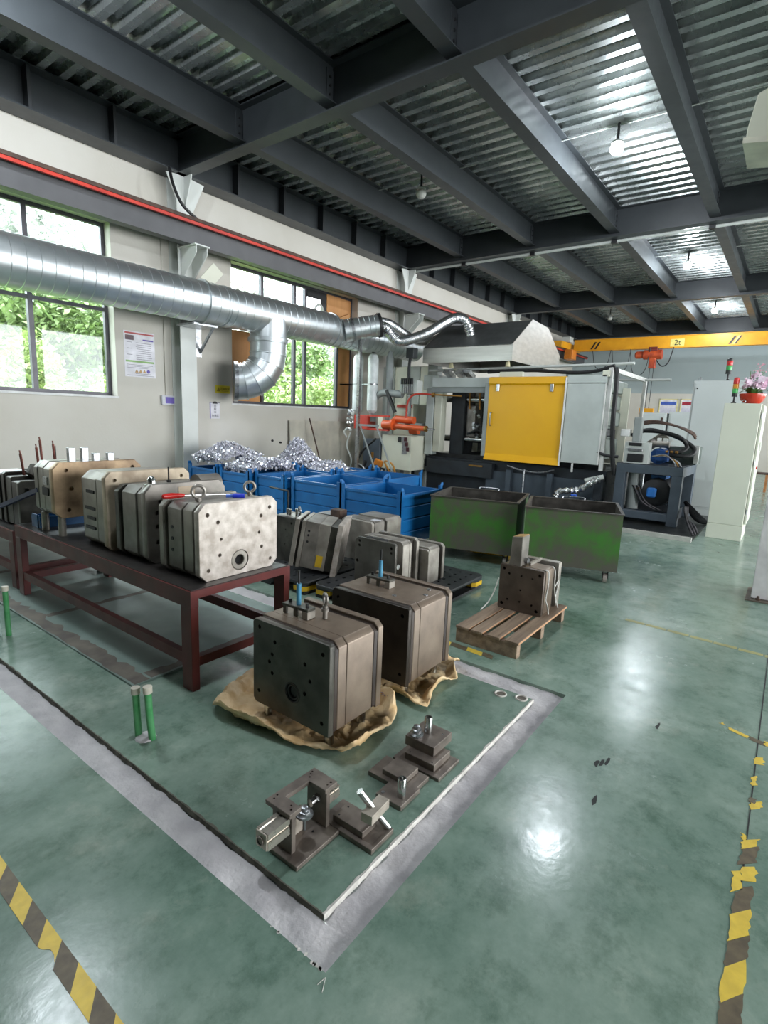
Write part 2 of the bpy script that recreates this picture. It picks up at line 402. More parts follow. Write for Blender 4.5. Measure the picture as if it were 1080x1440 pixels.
MB().box(8.75, 9.2, y-.03, y-.01, 3.2, 4.05).build('plywood_panel', plywood, w2, smooth=False)
MB().obox((9.05, y-.05, 3.55), (.9, .03, .09), (0, R(-22), 0)).build('plywood_batten', plywood, w2, smooth=False)
MB().box(8.18, 8.75, y-.02, y+.0, 3.9, 4.05).box(8.58, 8.75, y-.02, y, 3.2, 3.9).build('black_liner', black, w2, smooth=False)
MB().tube(smooth_path([(8.25, y-.06, 3.2), (8.3, y-.08, 3.6), (8.45, y-.1, 3.78), (8.6, y-.1, 3.6), (8.68, y-.1, 3.15)]), .025, 8).build('white_hose', pale_grey, w2)

# ------------------------------------------------------------ ceiling: deck, beams
DZ = 5.5
MAINX = [-13.3, -7.2, -1.0, 5.12, 11.1, 17.3, 23.5]
SECY = [6.41, 4.79, 3.17, 1.56, -.06, -1.68, -3.3, -4.92, -6.54]
ceil = MB().box(XB-.3, XF+.3, YR-.3, YW+.3, DZ+.08, DZ+.3).build('ceiling', beam_grey, smooth=False)
tag(ceil, 'dark steel beam ceiling with ribbed galvanised deck', kind='structure')
def deck_profile(x0, x1, pitch=.245, h=.07):
    pts = []; x = x0
    while x < x1-1e-6:
        for dx, dz in ((0, 0), (.36, 0), (.46, 1), (.9, 1), (1.0, 0)):
            xx = x+dx*pitch
            if xx <= x1+1e-6 and (not pts or xx > pts[-1][0]+1e-5): pts.append((xx, DZ+dz*h))
        x += pitch
    return pts
bays = [(XB, MAINX[0])]+list(zip(MAINX, MAINX[1:]))+[(MAINX[-1], XF)]
ys = [YW]+SECY+[YR]
for x0, x1 in bays:
    pr_ = deck_profile(x0, x1)
    base = None
    for ya, yb in zip(ys, ys[1:]):
        d = MB(); A = [d.bm.verts.new((x, ya, z)) for x, z in pr_]; B = [d.bm.verts.new((x, yb, z)) for x, z in pr_]
        for i in range(len(pr_)-1): d.bm.faces.new((A[i], A[i+1], B[i+1], B[i]))
        d.build('deck_panel', deck_steel, ceil, smooth=False)
def ibeam(p0, p1, zb, zt, fw, ft=.016, tw=.012):
    b = MB()
    if abs(p0[0]-p1[0]) < 1e-6:
        x = p0[0]; a, c = p0[1], p1[1]
        b.box(x-fw/2, x+fw/2, a, c, zb, zb+ft).box(x-fw/2, x+fw/2, a, c, zt-ft, zt).box(x-tw/2, x+tw/2, a, c, zb+ft, zt-ft)
    else:
        y = p0[1]; a, c = p0[0], p1[0]
        b.box(a, c, y-fw/2, y+fw/2, zb, zb+ft).box(a, c, y-fw/2, y+fw/2, zt-ft, zt).box(a, c, y-tw/2, y+tw/2, zb+ft, zt-ft)
    return b
for x in MAINX:
    mb = ibeam((x, YR), (x, YW), 5.0, DZ, .2).build('main_beam', beam_grey, ceil, smooth=False)
bolt = None
for x0, x1 in zip(MAINX, MAINX[1:]):
    for y in SECY:
        s = ibeam((x0+.01, y), (x1-.01, y), 5.08, DZ-.002, .17, .013, .01).build('secondary_beam', beam_grey, ceil, smooth=False)
        for xx in (x0+.01, x1-.01):
            if YW > y > -1 and xx < 12:
                sx = 1 if xx < (x0+x1)/2 else -1
                MB().box(xx+sx*.005, xx+sx*.11, y-.018, y+.018, 5.12, 5.44).build('shear_plate', beam_grey, s, smooth=False)
                for zz in (5.18, 5.27, 5.36):
                    MB().cyl((xx+sx*.06, y-.03, zz), (xx+sx*.06, y+.03, zz), .014, seg=8).build('bolt', black, s)
# edge beam along the left wall with stiffeners
eb = MB().box(XB, XF, YW-.35, YW-.02, 5.0, 5.016).box(XB, XF, YW-.2, YW-.188, 5.016, DZ).box(XB, XF, YW-.35, YW-.02, DZ-.016, DZ-.001).build('edge_beam', beam_grey, ceil, smooth=False)
stiff_m = mat('stiffener_paint', (46, 49, 52), .5)
for x0, x1 in zip(MAINX, MAINX[1:]):
    for k in range(1, 6):
        x = x0+(x1-x0)*k/6; MB().box(x-.02, x+.02, YW-.34, YW-.2, 5.016, DZ-.016).build('stiffener', stiff_m, eb, smooth=False)
# conduit clamped below the second main beam
b = MB().cyl((11.22, YW-.3, 4.975), (11.22, YR, 4.975), .028, seg=10).build('conduit', pale_grey, ceil)
for y in (6.4, 4.8, 3.2, 1.6, 0, -1.6): MB().box(11.18, 11.26, y-.05, y+.05, 4.94, 5.02).build('conduit_clamp', black, ceil, smooth=False)
# lamp wiring under the deck
for x in (1.7, 8.07, 14.45, 20.28): MB().cyl((x, 6.4, 5.47), (x, -3, 5.47), .009, seg=6).build('lamp_conduit', pale_grey, ceil)

# columns on the left wall
col_white = mat('column_white_paint', (214, 217, 212), .5, col2=(206, 209, 204), scale=3)
for cx in (-7.2, -.95, 5.17, 11.15, 17.35):
    c = MB().box(cx-.14, cx+.14, YW-.26, YW-.245, 0, 5.0).box(cx-.14, cx+.14, YW-.015, YW-.001, 0, 5.0).box(cx-.006, cx+.006, YW-.245, YW-.015, 0, 5.0).build('column', col_white, wall_left, smooth=False)
    # head gussets and runway corbel
    h = MB(); h.prism([(YW-.26, 4.55), (YW-.26, 5.0), (YW-.44, 5.0), (YW-.42, 4.9)], 'x', cx-.01, cx+.01)
    h.prism([(cx+.14, 4.55), (cx+.34, 4.98), (cx+.14, 5.0)], 'y', YW-.26, YW-.245).prism([(cx-.14, 4.65), (cx-.3, 4.98), (cx-.14, 5.0)], 'y', YW-.26, YW-.245)
    h.build('head_gusset', col_white, c, smooth=False)
    k = MB().prism([(YW-.26, 3.5), (YW-.26, 3.98), (YW-.66, 3.98), (YW-.66, 3.86)], 'x', cx-.1, cx-.088).prism([(YW-.26, 3.5), (YW-.26, 3.98), (YW-.66, 3.98), (YW-.66, 3.86)], 'x', cx+.088, cx+.1)
    k.box(cx-.13, cx+.13, YW-.68, YW-.26, 3.965, 3.985).box(cx-.1, cx+.1, YW-.27, YW-.255, 3.45, 3.98)
    k.build('corbel', col_white, c, smooth=False)
# white boxed column at the right edge
c = MB().box(6.08, 6.42, -.22, .12, .012, 5.0, bev=.006).build('column', mat('white_column_paint', (226, 222, 222), .5), wall_right, smooth=False)
MB().box(6.0, 6.5, -.3, .16, 0, .012).build('base_plate', grime, c, smooth=False)
for x, y in ((6.04, .06), (6.04, -.16)): MB().cyl((x, y, .012), (x, y, .05), .012, seg=8).cyl((x, y, .012), (x, y, .028), .022, seg=6).build('anchor_bolt', rust_brown, c)
# ------------------------------------------------------------ crane runway, crane, lamps
rw = thing('crane_runway_beam', 'grey crane runway beam with red conductor rail along the left wall', 'beam', (9.5, 7.6, 3.985))
MB().box(XB+.1, XF-.1, 7.52, 7.68, 3.985, 3.999).build('flange', runway_grey, rw, smooth=False)
MB().box(XB+.1, XF-.1, 7.592, 7.604, 3.999, 4.286).build('web', runway_grey, rw, smooth=False)
MB().box(XB+.1, XF-.1, 7.51, 7.69, 4.286, 4.30).build('flange', rust_brown, rw, smooth=False)
MB().box(XB+.1, XF-.1, 7.57, 7.63, 4.30, 4.345).build('crane_rail', rust_brown, rw, smooth=False)
MB().box(XB+.1, XF-.1, 7.47, 7.512, 4.255, 4.297).build('conductor_rail', red_rail, rw, smooth=False)
MB().box(XB+.1, XF-.1, 7.455, 7.51, 4.297, 4.345).build('rail_guard', rust_brown, rw, smooth=False)
crane_yel = mat('crane_yellow_paint', (226, 160, 30), .45, col2=(212, 146, 24), scale=3)
crane_pale = mat('pale_yellow_paint', (232, 214, 120), .5)
cr = thing('overhead_crane', 'yellow overhead travelling crane beam spanning the far end', 'crane', (21.8, 0, 4.28))
MB().box(21.68, 21.92, -6.9, 7.3, 4.30, 4.32).box(21.7, 21.9, -6.9, 7.3, 4.70, 4.72).box(21.73, 21.74, -6.9, 7.3, 4.32, 4.70).box(21.86, 21.87, -6.9, 7.3, 4.32, 4.70).build('girder', crane_yel, cr, smooth=False)
MB().box(20.7, 22.9, 7.42, 7.76, 4.36, 4.6, bev=.01).build('end_carriage', crane_yel, cr, smooth=False)
for xx in (20.9, 22.7): MB().cyl((xx, 7.55, 4.46), (xx, 7.65, 4.46), .12).build('wheel', rust_brown, cr)
MB().box(21.2, 21.6, 7.3, 7.6, 4.6, 4.8, bev=.01).build('drive_motor', pale_grey, cr, smooth=False)
MB().box(21.0, 21.5, 7.1, 7.4, 3.95, 4.3, bev=.01).build('collector_bracket', mat('orange_bracket', (208, 120, 30), .5), cr, smooth=False)
for yy in (6.45, 6.6, 1.95, 2.1):
    MB().prism([(yy, 4.36), (yy+.07, 4.36), (yy-.08, 4.62), (yy-.15, 4.62)], 'x', 21.725, 21.731).build('stripe', black, cr, smooth=False)
MB().prism([(2.0, 4.36), (2.06, 4.36), (1.91, 4.62), (1.85, 4.62)], 'x', 21.724, 21.731).build('stripe', crane_pale, cr, smooth=False)
MB().box(21.722, 21.731, 3.48, 3.92, 4.345, 4.60).build('load_plate', crane_pale, cr, smooth=False)
text_mesh('2t', .26, black, 'lettering', cr, Matrix.Translation((21.72, 3.69, 4.47)) @ Matrix.Rotation(R(-90), 4, 'Z') @ Matrix.Rotation(R(90), 4, 'X'))
hoist_org = mat('orange_hoist_paint', (196, 84, 40), .5, col2=(150, 56, 34), scale=6)
ho = thing('electric_hoist', 'orange electric hoist hanging below the yellow crane beam', 'hoist', (21.8, 4.44, 3.62))
MB().cyl((21.8, 4.15, 4.1), (21.8, 4.75, 4.1), .17).build('drum', hoist_org, ho)
MB().lathe([(.12, 0), (.13, .1), (.13, .25), (.08, .3)], (21.8, 4.75, 4.1), axis='y').build('motor', hoist_org, ho)
MB().box(21.68, 21.92, 4.3, 4.6, 4.2, 4.36, bev=.01).build('trolley', mat('dark_red_paint', (120, 44, 36), .5), ho, smooth=False)
MB().box(21.7, 21.9, 4.33, 4.55, 3.62, 4.0, bev=.02).build('chain_guide', hoist_org, ho, smooth=False)
for yy in (4.38, 4.5): MB().cyl((21.8, yy, 3.62), (21.8, yy, 2.2), .012, seg=6).build('cable', dark_steel, ho)
MB().box(21.7, 21.9, 4.2, 4.68, 1.98, 2.2, bev=.01).build('hook_block', crane_yel, ho, smooth=False)
for k, ya in enumerate((6.3, 5.6, 4.95)):
    MB().tube(smooth_path([(21.66, ya+.25, 4.3), (21.66, ya+.12, 3.75-.1*k), (21.66, ya-.12, 3.6-.12*k), (21.66, ya-.33, 3.8-.1*k), (21.66, ya-.42, 4.3)]), .014, 6).build('festoon_cable', black, ho)
MB().tube(smooth_path([(21.66, 4.3, 3.9), (21.66, 4.1, 3.68), (21.66, 3.9, 3.8), (21.66, 3.78, 4.32)]), .018, 6).build('festoon_cable', black, ho)

bulb_lit = emit('lit_lamp_globe', (246, 250, 255), 30)
bulb_off = mat('unlit_lamp_globe', (206, 206, 200), .3)
for (x, y, lit, lab) in ((1.9, 5.5, 1, 'glowing globe lamp overhead above the left of the view'), (1.75, 2.40, 1, 'glowing globe lamp almost overhead above the trench'), (8.07, 2.40, 1, 'glowing globe lamp in the nearest lit ceiling bay'), (14.45, 2.46, 1, 'glowing globe lamp in the middle lit ceiling bay'), (20.28, 2.52, 1, 'glowing globe lamp in the ceiling bay above the crane'),
                         (7.96, 5.43, 0, 'unlit lamp below the deck above the round duct'), (20.2, 5.64, 0, 'unlit globe lamp above the left end of the crane')):
    l = thing('ceiling_lamp', lab, 'lamp', (x, y, 5.5), 0, 'ceiling globe lamps')
    MB().cyl((x, y, 5.30), (x, y, 5.5), .018, seg=8).build('stem', dark_steel, l)
    MB().lathe([(.03, 5.3), (.075, 5.275), (.075, 5.255), (.03, 5.25)], (x, y, 0)).build('socket', pale_grey, l)
    g = MB(); g.lathe([(.001, 5.12), (.05, 5.128), (.078, 5.16), (.086, 5.19), (.075, 5.225), (.045, 5.25), (.03, 5.255)], (x, y, 0)); g.build('globe', bulb_lit if lit else bulb_off, l)
    if lit:
        pl = bpy.data.lights.new('lamp_light', 'POINT'); pl.energy = 135; pl.color = (.86, .93, 1.0); pl.shadow_soft_size = .08
        po = bpy.data.objects.new('lamp_light', pl); COL.objects.link(po); po.parent = l; po.location = (0, 0, -.44)
# cream flood lamp in the upper right corner
fl_ = thing('flood_lamp', 'cream boxy flood lamp hanging at the upper right corner', 'lamp', (4.0, .3, 3.18))
fl_.rotation_euler = (0, 0, R(8))
MB().prism([(-.12, 3.3), (.12, 3.3), (.15, 3.47), (.09, 3.56), (-.09, 3.56), (-.15, 3.47)], 'x', -.14, .16, bev=.008).build('housing', cream, fl_, world=False) if False else None
MB().prism([(.17, 3.24), (.46, 3.24), (.46, 3.30), (.43, 3.48), (.38, 3.50), (.24, 3.50), (.2, 3.46)], 'x', 3.98, 4.3, bev=.006).build('housing', cream, fl_, smooth=False)
MB().prism([(.14, 3.17), (.47, 3.22), (.47, 3.25), (.14, 3.20)], 'x', 3.95, 4.33).build('rim', mat('pale_lamp_rim', (226, 222, 204), .45), fl_, smooth=False)
MB().cyl((4.14, .32, 3.49), (4.14, .32, 5.08), .016, seg=8).build('rod', pale_grey, fl_)

# ------------------------------------------------------------ ducts
def ring_duct(p0, p1, r, pitch, name, parent, seg=40, m=galv):
    # spiral seam duct: a tube with a raised lock seam every pitch
    p0, p1 = Vector(p0), Vector(p1); d = p1-p0; n = max(2, int(d.length/pitch)); b = MB(); q = Vector((0, 0, 1)).rotation_difference(d.normalized())
    rings = []
    for i in range(n+1):
        for off, rr in ((-.006, r), (-.002, r+.006), (.002, r+.006), (.006, r)):
            t = i/n*d.length+off
            if 0 <= t <= d.length: rings.append((t, rr))
    if rings[0][0] > 0: rings.insert(0, (0, r))
    if rings[-1][0] < d.length: rings.append((d.length, r))
    V = []
    for t, rr in rings:
        V.append([b.bm.verts.new(p0+q @ Vector((rr*math.cos(2*math.pi*k/seg), rr*math.sin(2*math.pi*k/seg), t+.5*pitch*0))) for k in range(seg)])
    for A, B in zip(V, V[1:]):
        for k in range(seg): b.bm.faces.new((A[k], A[(k+1) % seg], B[(k+1) % seg], B[k]))
    b.bm.faces.new(list(reversed(V[0]))); b.bm.faces.new(V[-1])
    return b.build(name, m, parent, angle=50)
DY, DZc, DR = 7.42, 3.17, .3
du = thing('ventilation_duct', 'large round galvanised spiral duct running along the left wall', 'duct', (6.0, DY, 2.87))
ring_duct((-3.5, DY, DZc), (5.1, DY, DZc), DR, .15, 'duct_section', du)
ring_duct((5.12, DY, DZc), (7.95, DY, DZc), DR, .15, 'duct_section', du)
ring_duct((7.97, DY, DZc-.03), (10.9, DY, DZc-.03), DR*.9, .15, 'duct_section', du)
for x, r in ((5.11, .325), (7.96, .315), (5.5, .31)): MB().cyl((x-.02, DY, DZc), (x+.02, DY, DZc), r, seg=40).build('band', galv, du)
# branch saddle, elbow of mitred gores turning to the boarded window
bx = 6.42
MB().lathe([(.34, 2.74), (.34, 2.80), (.31, 2.81), (.30, 3.12)], (bx, DY-.02, 0), seg=36).build('branch_saddle', galv, du)
cen = []; EC = Vector((bx, DY+.02, 2.74))
import itertools
pts = []
nG = 6; RB = .42
for i in range(nG+1):
    a = R(90)*i/nG
    pts.append((Vector((bx, DY, 2.74))+Vector((-.72*RB*(1-math.cos(a)), .55*RB*(1-math.cos(a)), -RB*1.25*math.sin(a))), a))
pth = [p for p, a in pts]
pth = [Vector((6.42, 7.40, 2.74)), Vector((6.42, 7.40, 2.55)), Vector((6.39, 7.41, 2.38)), Vector((6.31, 7.45, 2.23)), Vector((6.19, 7.52, 2.12)), Vector((6.07, 7.60, 2.07)), Vector((5.96, 7.68, 2.06))]
g = MB(); RG = .305; seg = 32; V = []
for i, p in enumerate(pth):
    d = (pth[min(i+1, len(pth)-1)]-pth[max(i-1, 0)]).normalized(); q = Vector((0, 0, -1)).rotation_difference(d)
    V.append([(p, q)])
def gring(b, p, q, r): return [b.bm.verts.new(p+q @ Vector((r*math.cos(2*math.pi*k/seg), r*math.sin(2*math.pi*k/seg), 0))) for k in range(seg)]
for i in range(len(pth)-1):
    b = MB(); (p, q), (p2, q2) = V[i][0], V[i+1][0]; d = (p2-p)
    rs = [gring(b, p, q, RG+.014), gring(b, p+d*.08, q, RG+.014), gring(b, p+d*.1, q, RG), gring(b, p2, q2, RG)]
    for A, B in zip(rs, rs[1:]):
        for k in range(seg): b.bm.faces.new((A[k], A[(k+1) % seg], B[(k+1) % seg], B[k]))
    b.bm.faces.new(list(reversed(rs[0]))); b.bm.faces.new(rs[-1])
    b.build('elbow_gore', galv, du, angle=30)
MB().cyl(pth[-1]-Vector((-.02, .012, 0)), pth[-1]+Vector((-.035, .025, 0)), RG+.03, seg=32).build('end_flange', zinc, du)
# branch towards the fume hood
ring_duct((8.2, 7.25, 3.17), (8.70, 6.78, 3.32), .21, .09, 'branch', du, 28)
MB().cyl((8.68, 6.80, 3.315), (8.72, 6.765, 3.325), .23, seg=28).build('band', dark_steel, du)
MB().cyl((8.30, 7.15, 3.20), (8.33, 7.12, 3.21), .225, seg=28).build('band', zinc, du)
# brackets under the duct at the column
br = MB().box(4.98, 5.4, 7.4, 7.86, 2.83, 2.86).prism([(7.84, 2.45), (7.84, 2.5), (7.5, 2.84), (7.45, 2.84)], 'x', 5.36, 5.39).box(5.3, 5.4, 7.835, 7.86, 2.4, 2.86)
br.build('wall_bracket', zinc, du, smooth=False)
MB().obox((5.42, 7.55, 3.62), (.22, .01, .3), (R(20), R(35), 0)).build('bracket_plate', cream, du, smooth=False)

# flexible foil ducts to the hood
def flex(name, label, pts, r):
    P = smooth_path(pts, 14); t = []
    b = MB(); n = len(P); b.tube(P, r, 18, rfun=lambda u: r*(1+.035*math.sin(u*n*2.4)))
    o = b.build(name, foil); tag(o, label, 'duct', 'foil hoses feeding the fume hood'); return at_base(o)
flex('foil_duct', 'silver flexible foil hose from the branch duct into the hood front', [(8.70, 6.74, 3.30), (8.78, 6.66, 3.27), (8.88, 6.56, 3.11), (9.0, 6.42, 3.04), (9.3, 6.06, 3.21), (9.55, 5.81, 3.43), (9.7, 5.665, 3.53), (9.8, 5.53, 3.51), (9.86, 5.44, 3.37), (9.9, 5.38, 3.17)], .1)
flex('foil_duct', 'silver ribbed foil hose behind the other one above the wall duct', [(8.74, 6.86, 3.42), (8.95, 6.70, 3.38), (9.2, 6.52, 3.22), (9.5, 6.40, 3.11), (9.9, 6.36, 3.15), (10.3, 6.32, 3.3)], .08)
# ------------------------------------------------------------ notices and fittings on the left wall
def flat(x0, x1, z0, z1, m, name, parent, dy=.004, t=.003):
    return MB().box(x0, x1, YW-dy-t, YW-dy, z0, z1).build(name, m, parent, smooth=False)
red_ink = mat('red_print', (196, 92, 92), .6); green_ink = mat('green_print', (150, 190, 120), .6); violet_ink = mat('violet_print', (112, 96, 180), .6); amber_ink = mat('amber_print', (196, 160, 110), .6); photo_ink = mat('dark_photo_print', (122, 98, 98), .6, col2=(90, 80, 92), scale=14)
po = thing('wall_poster', 'white safety notice poster with red and green bars beside the left window', 'poster', (4.5, YW, 2.02))
flat(4.256, 4.742, 2.02, 2.685, paper_white, 'sheet', po, .001)
flat(4.275, 4.725, 2.645, 2.668, red_ink, 'red_bar', po)
flat(4.28, 4.41, 2.555, 2.625, photo_ink, 'photo', po)
flat(4.55, 4.72, 2.562, 2.582, violet_ink, 'violet_title', po)
flat(4.275, 4.725, 2.235, 2.262, green_ink, 'green_bar', po)
for k in range(9):
    z = 2.52-.03*k; a = 4.44+.01*(k % 2); flat(a, 4.70-.03*random.random(), z, z+.007, ink, 'text_line', po)
    if k % 3 == 0: flat(4.30, 4.38, z, z+.008, ink, 'text_line', po)
for k in range(3): flat(4.29, 4.70-.04*k, 2.195-.022*k, 2.201-.022*k, ink, 'text_line', po)
for k in range(3): MB().prism([(4.41+.062*k, 2.085), (4.465+.062*k, 2.085), (4.4375+.062*k, 2.135)], 'y', YW-.008, YW-.004).build('warning_triangle', amber_ink, po, smooth=False)
MB().cyl((4.625, YW-.008, 2.11), (4.625, YW-.004, 2.11), .026).build('blue_disc', violet_ink, po)
flat(4.42, 4.66, 2.066, 2.073, ink, 'text_line', po); flat(4.29, 4.72, 2.04, 2.046, ink, 'text_line', po)
ys_ = thing('warning_sign', 'small yellow warning sign with triangle between column and second window', 'sign', (5.985, YW, 1.857))
flat(5.835, 6.14, 1.862, 1.995, mat('yellow_sign', (232, 214, 62), .5), 'plate', ys_, .001)
MB().prism([(5.865, 1.89), (5.945, 1.89), (5.905, 1.962)], 'y', YW-.007, YW-.004).build('warning_triangle', mat('olive_print', (150, 128, 30), .6), ys_, smooth=False)
text_mesh('注意安全', .05, MATS['olive_print'], 'lettering', ys_, Matrix.Translation((6.04, YW-.006, 1.935)) @ Matrix.Rotation(R(90), 4, 'X'))
flat(5.965, 6.115, 1.897, 1.902, MATS['olive_print'], 'text_line', ys_)
cb = thing('clipboard', 'white record sheet hanging on a small dark clip below the yellow sign', 'clipboard', (5.82, YW, 1.42))
flat(5.735, 5.92, 1.42, 1.69, paper_white, 'sheet', cb, .002)
flat(5.722, 5.735, 1.42, 1.70, violet_ink, 'binding', cb, .001, .008); flat(5.735, 5.93, 1.688, 1.698, mat('violet_grey', (110, 104, 120), .5), 'top_rail', cb, .001, .01)
MB().prism([(5.775, 1.675), (5.87, 1.675), (5.84, 1.712), (5.805, 1.712)], 'y', YW-.02, YW-.002).build('clip', dark_steel, cb, smooth=False)
for k, t in enumerate(('点', '检', '表')): text_mesh(t, .048, ink, 'lettering', cb, Matrix.Translation((5.827, YW-.007, 1.64-.055*k)) @ Matrix.Rotation(R(90), 4, 'X'))
text_mesh('存放区', .048, ink, 'lettering', cb, Matrix.Translation((5.83, YW-.007, 1.468)) @ Matrix.Rotation(R(90), 4, 'X'))
sw = thing('switch_box', 'grey wall switch box with blue label below a thin conduit', 'switch', (4.92, YW, 1.62))
MB().box(4.81, 5.03, YW-.05, YW-.001, 1.62, 1.77, bev=.006).build('box', mat('grey_plastic', (206, 206, 212), .4), sw, smooth=False)
MB().box(4.87, 5.02, YW-.054, YW-.05, 1.645, 1.745).build('label_plate', violet_ink, sw, smooth=False)
MB().box(4.895, 4.91, YW-.02, YW-.001, 1.77, 4.2).build('conduit', white_wall, sw, smooth=False)
tag(at_base(MB().tube(smooth_path([(4.86, YW-.36, 5.0), (4.86, YW-.45, 4.75), (4.98, YW-.5, 4.5), (5.3, YW-.5, 4.34)]), .022, 8).build('cable_loop', black)), 'black cable looping from the edge beam down to the red rail', 'cable')
# board, shovel against the left wall
bd = at_base(MB().obox((8.45, 8.02, .72), (1.85, .03, 1.4), (R(-3), 0, 0)).build('sheet_panel', mat('scuffed_zinc_sheet', (206, 200, 184), .5, .1, col2=(176, 172, 160), scale=2.5, detail=8), smooth=False))
tag(bd, 'scuffed grey sheet panel leaning against the wall below the second window', 'panel')
sh = thing('shovel', 'rusty shovel with thin dark handle leaning on the sheet panel', 'shovel', (8.02, 7.62, .3))
MB().tube([(7.97, 7.93, 1.47), (8.02, 7.66, .62)], .014, 8).build('handle', rust_brown, sh)
MB().prism([(7.93, .3), (8.11, .3), (8.13, .55), (8.02, .66), (7.91, .55)], 'y', 7.60, 7.62).build('blade', dark_steel, sh, smooth=False)
for k, (x, z) in enumerate(((7.12, 1.02), (7.33, .98), (7.8, .95))):
    tag(at_base(MB().cyl((x, YW-.03, z), (x, YW, z), .02, seg=8).build('wall_plug', dark_steel)), ['leftmost dark wall plug above the blue bins', 'middle dark wall plug above the blue bins', 'rightmost dark wall plug above the blue bins'][k], 'plug')

# ------------------------------------------------------------ far wall notices, stool, cabinets behind the machine
for yy, c, lab in ((4.15, mat('blue_print', (70, 100, 190), .5), 'white notice board with blue heading on the far wall'), (3.4, mat('crimson_print', (170, 40, 60), .5), 'white notice board with crimson heading on the far wall')):
    t = thing('notice_board', lab, 'notice board', (XF-.03, yy, 1.7), 0, 'notice boards on the far wall')
    MB().box(XF-.03, XF-.005, yy-.3, yy+.3, 1.75, 2.62).build('board', paper_white, t, smooth=False)
    MB().box(XF-.036, XF-.03, yy-.27, yy+.27, 2.42, 2.54).build('heading', c, t, smooth=False)
    MB().box(XF-.036, XF-.03, yy-.27, yy+.27, 1.8, 2.3).build('printed_area', mat('pale_violet_print', (214, 212, 226), .5), t, smooth=False)
    MB().box(XF-.04, XF-.005, yy-.33, yy-.3, 1.72, 2.65).box(XF-.04, XF-.005, yy+.3, yy+.33, 1.72, 2.65).box(XF-.04, XF-.005, yy-.33, yy+.33, 2.62, 2.65).build('frame', mat('pale_yellow_frame', (232, 222, 160), .5), t, smooth=False)
st = thing('wooden_stool', 'brown wooden stool far behind the white cabinet', 'stool', (17.2, .58, 0))
MB().box(17.0, 17.4, .38, .78, .45, .49, bev=.005).build('seat', rust_brown, st, smooth=False)
for x in (17.04, 17.36):
    for y in (.42, .74): MB().box(x-.025, x+.025, y-.025, y+.025, 0, .45).build('leg', mat('orange_wood', (176, 118, 70), .5), st, smooth=False)
# ------------------------------------------------------------ bench and the moulds on it
maroon = mat('maroon_bench_paint', (104, 40, 36), .42, col2=(80, 30, 28), scale=5, rvar=.12)
bench_top = mat('oily_bench_top', (58, 54, 52), .35, .3, col2=(40, 38, 38), scale=5)
def bench(label, x0, x1, y0, y1, zt, strut=True):
    t = thing('steel_bench', label, 'bench', ((x0+x1)/2, (y0+y1)/2, 0), 0, 'maroon steel benches')
    MB().box(x0+.012, x1-.012, y0+.012, y1-.012, zt-.008, zt).build('tabletop', bench_top, t, smooth=False)
    MB().box(x0, x0+.05, y0, y1, zt-.1, zt-.004).build('side_rail', maroon, t, smooth=False)
    MB().box(x1-.05, x1, y0, y1, zt-.1, zt-.004).build('side_rail', maroon, t, smooth=False)
    for a, b in ((y0, y0+.05), (y1-.05, y1)): MB().box(x0+.05, x1-.05, a, b, zt-.05, zt-.004).build('end_rail', maroon, t, smooth=False)
    for x in (x0, x1-.05):
        for y in (y0, y1-.1): MB().box(x, x+.05, y, y+.1, 0, zt-.1, bev=.003).build('leg', maroon, t, smooth=False)
    MB().box(x0+.005, x0+.045, y0+.1, y1-.1, .15, .215).build('stretcher', maroon, t, smooth=False)
    for y in (y0+.02, y1-.08): MB().box(x0+.05, x1-.05, y, y+.05, .135, .19).build('stretcher', maroon, t, smooth=False)
    MB().box(x1-.045, x1-.005, y0+.1, y1-.1, .15, .215).build('stretcher', maroon, t, smooth=False)
    return t
bench('maroon steel bench carrying four large die moulds', 1.64, 2.38, 2.53, 5.0, .6)
bench('maroon steel bench at the left edge behind the first bench', 1.66, 2.42, 5.12, 7.3, .52)
def steel(name, c, c2, rough=.42, metal=.75, sc=6, c3=None): return mat(name, c, rough, metal, col2=c2, scale=sc, detail=7, rvar=.12, col3=c3, bump=.04, bscale=40)
st_grey = steel('worn_grey_steel', (172, 166, 156), (134, 128, 119), .4, .45)
st_pale = steel('pale_stained_steel', (206, 197, 188), (168, 157, 146), .45, .3, 17, (220, 213, 206))
st_tan = steel('tan_stained_steel', (196, 168, 134), (120, 98, 76), .5, .4, 5)
st_brown = steel('brown_oiled_steel', (140, 124, 108), (114, 99, 86), .36, .4)
st_dark = steel('dark_oiled_steel', (96, 94, 86), (60, 58, 53), .4, .4)
st_black = steel('blackened_steel', (66, 60, 54), (44, 40, 36), .4, .5)
st_tan2 = steel('greyish_tan_steel', (204, 188, 164), (150, 134, 114), .5, .35, 6)
st_mid = steel('mid_grey_steel', (150, 144, 136), (112, 107, 100), .4, .45)
st_shade_brown = steel('shaded_brown_steel', (106, 94, 84), (80, 70, 62), .4, .4)  # darkened brown for a clamp plate on the shaded side, shade painted in
st_shade_grey = steel('shaded_grey_steel', (108, 105, 98), (82, 79, 73), .4, .4)  # grey steel darkened to carry the shade on a clamp plate's front
yellow_tag = mat('yellow_label', (206, 170, 40), .5)

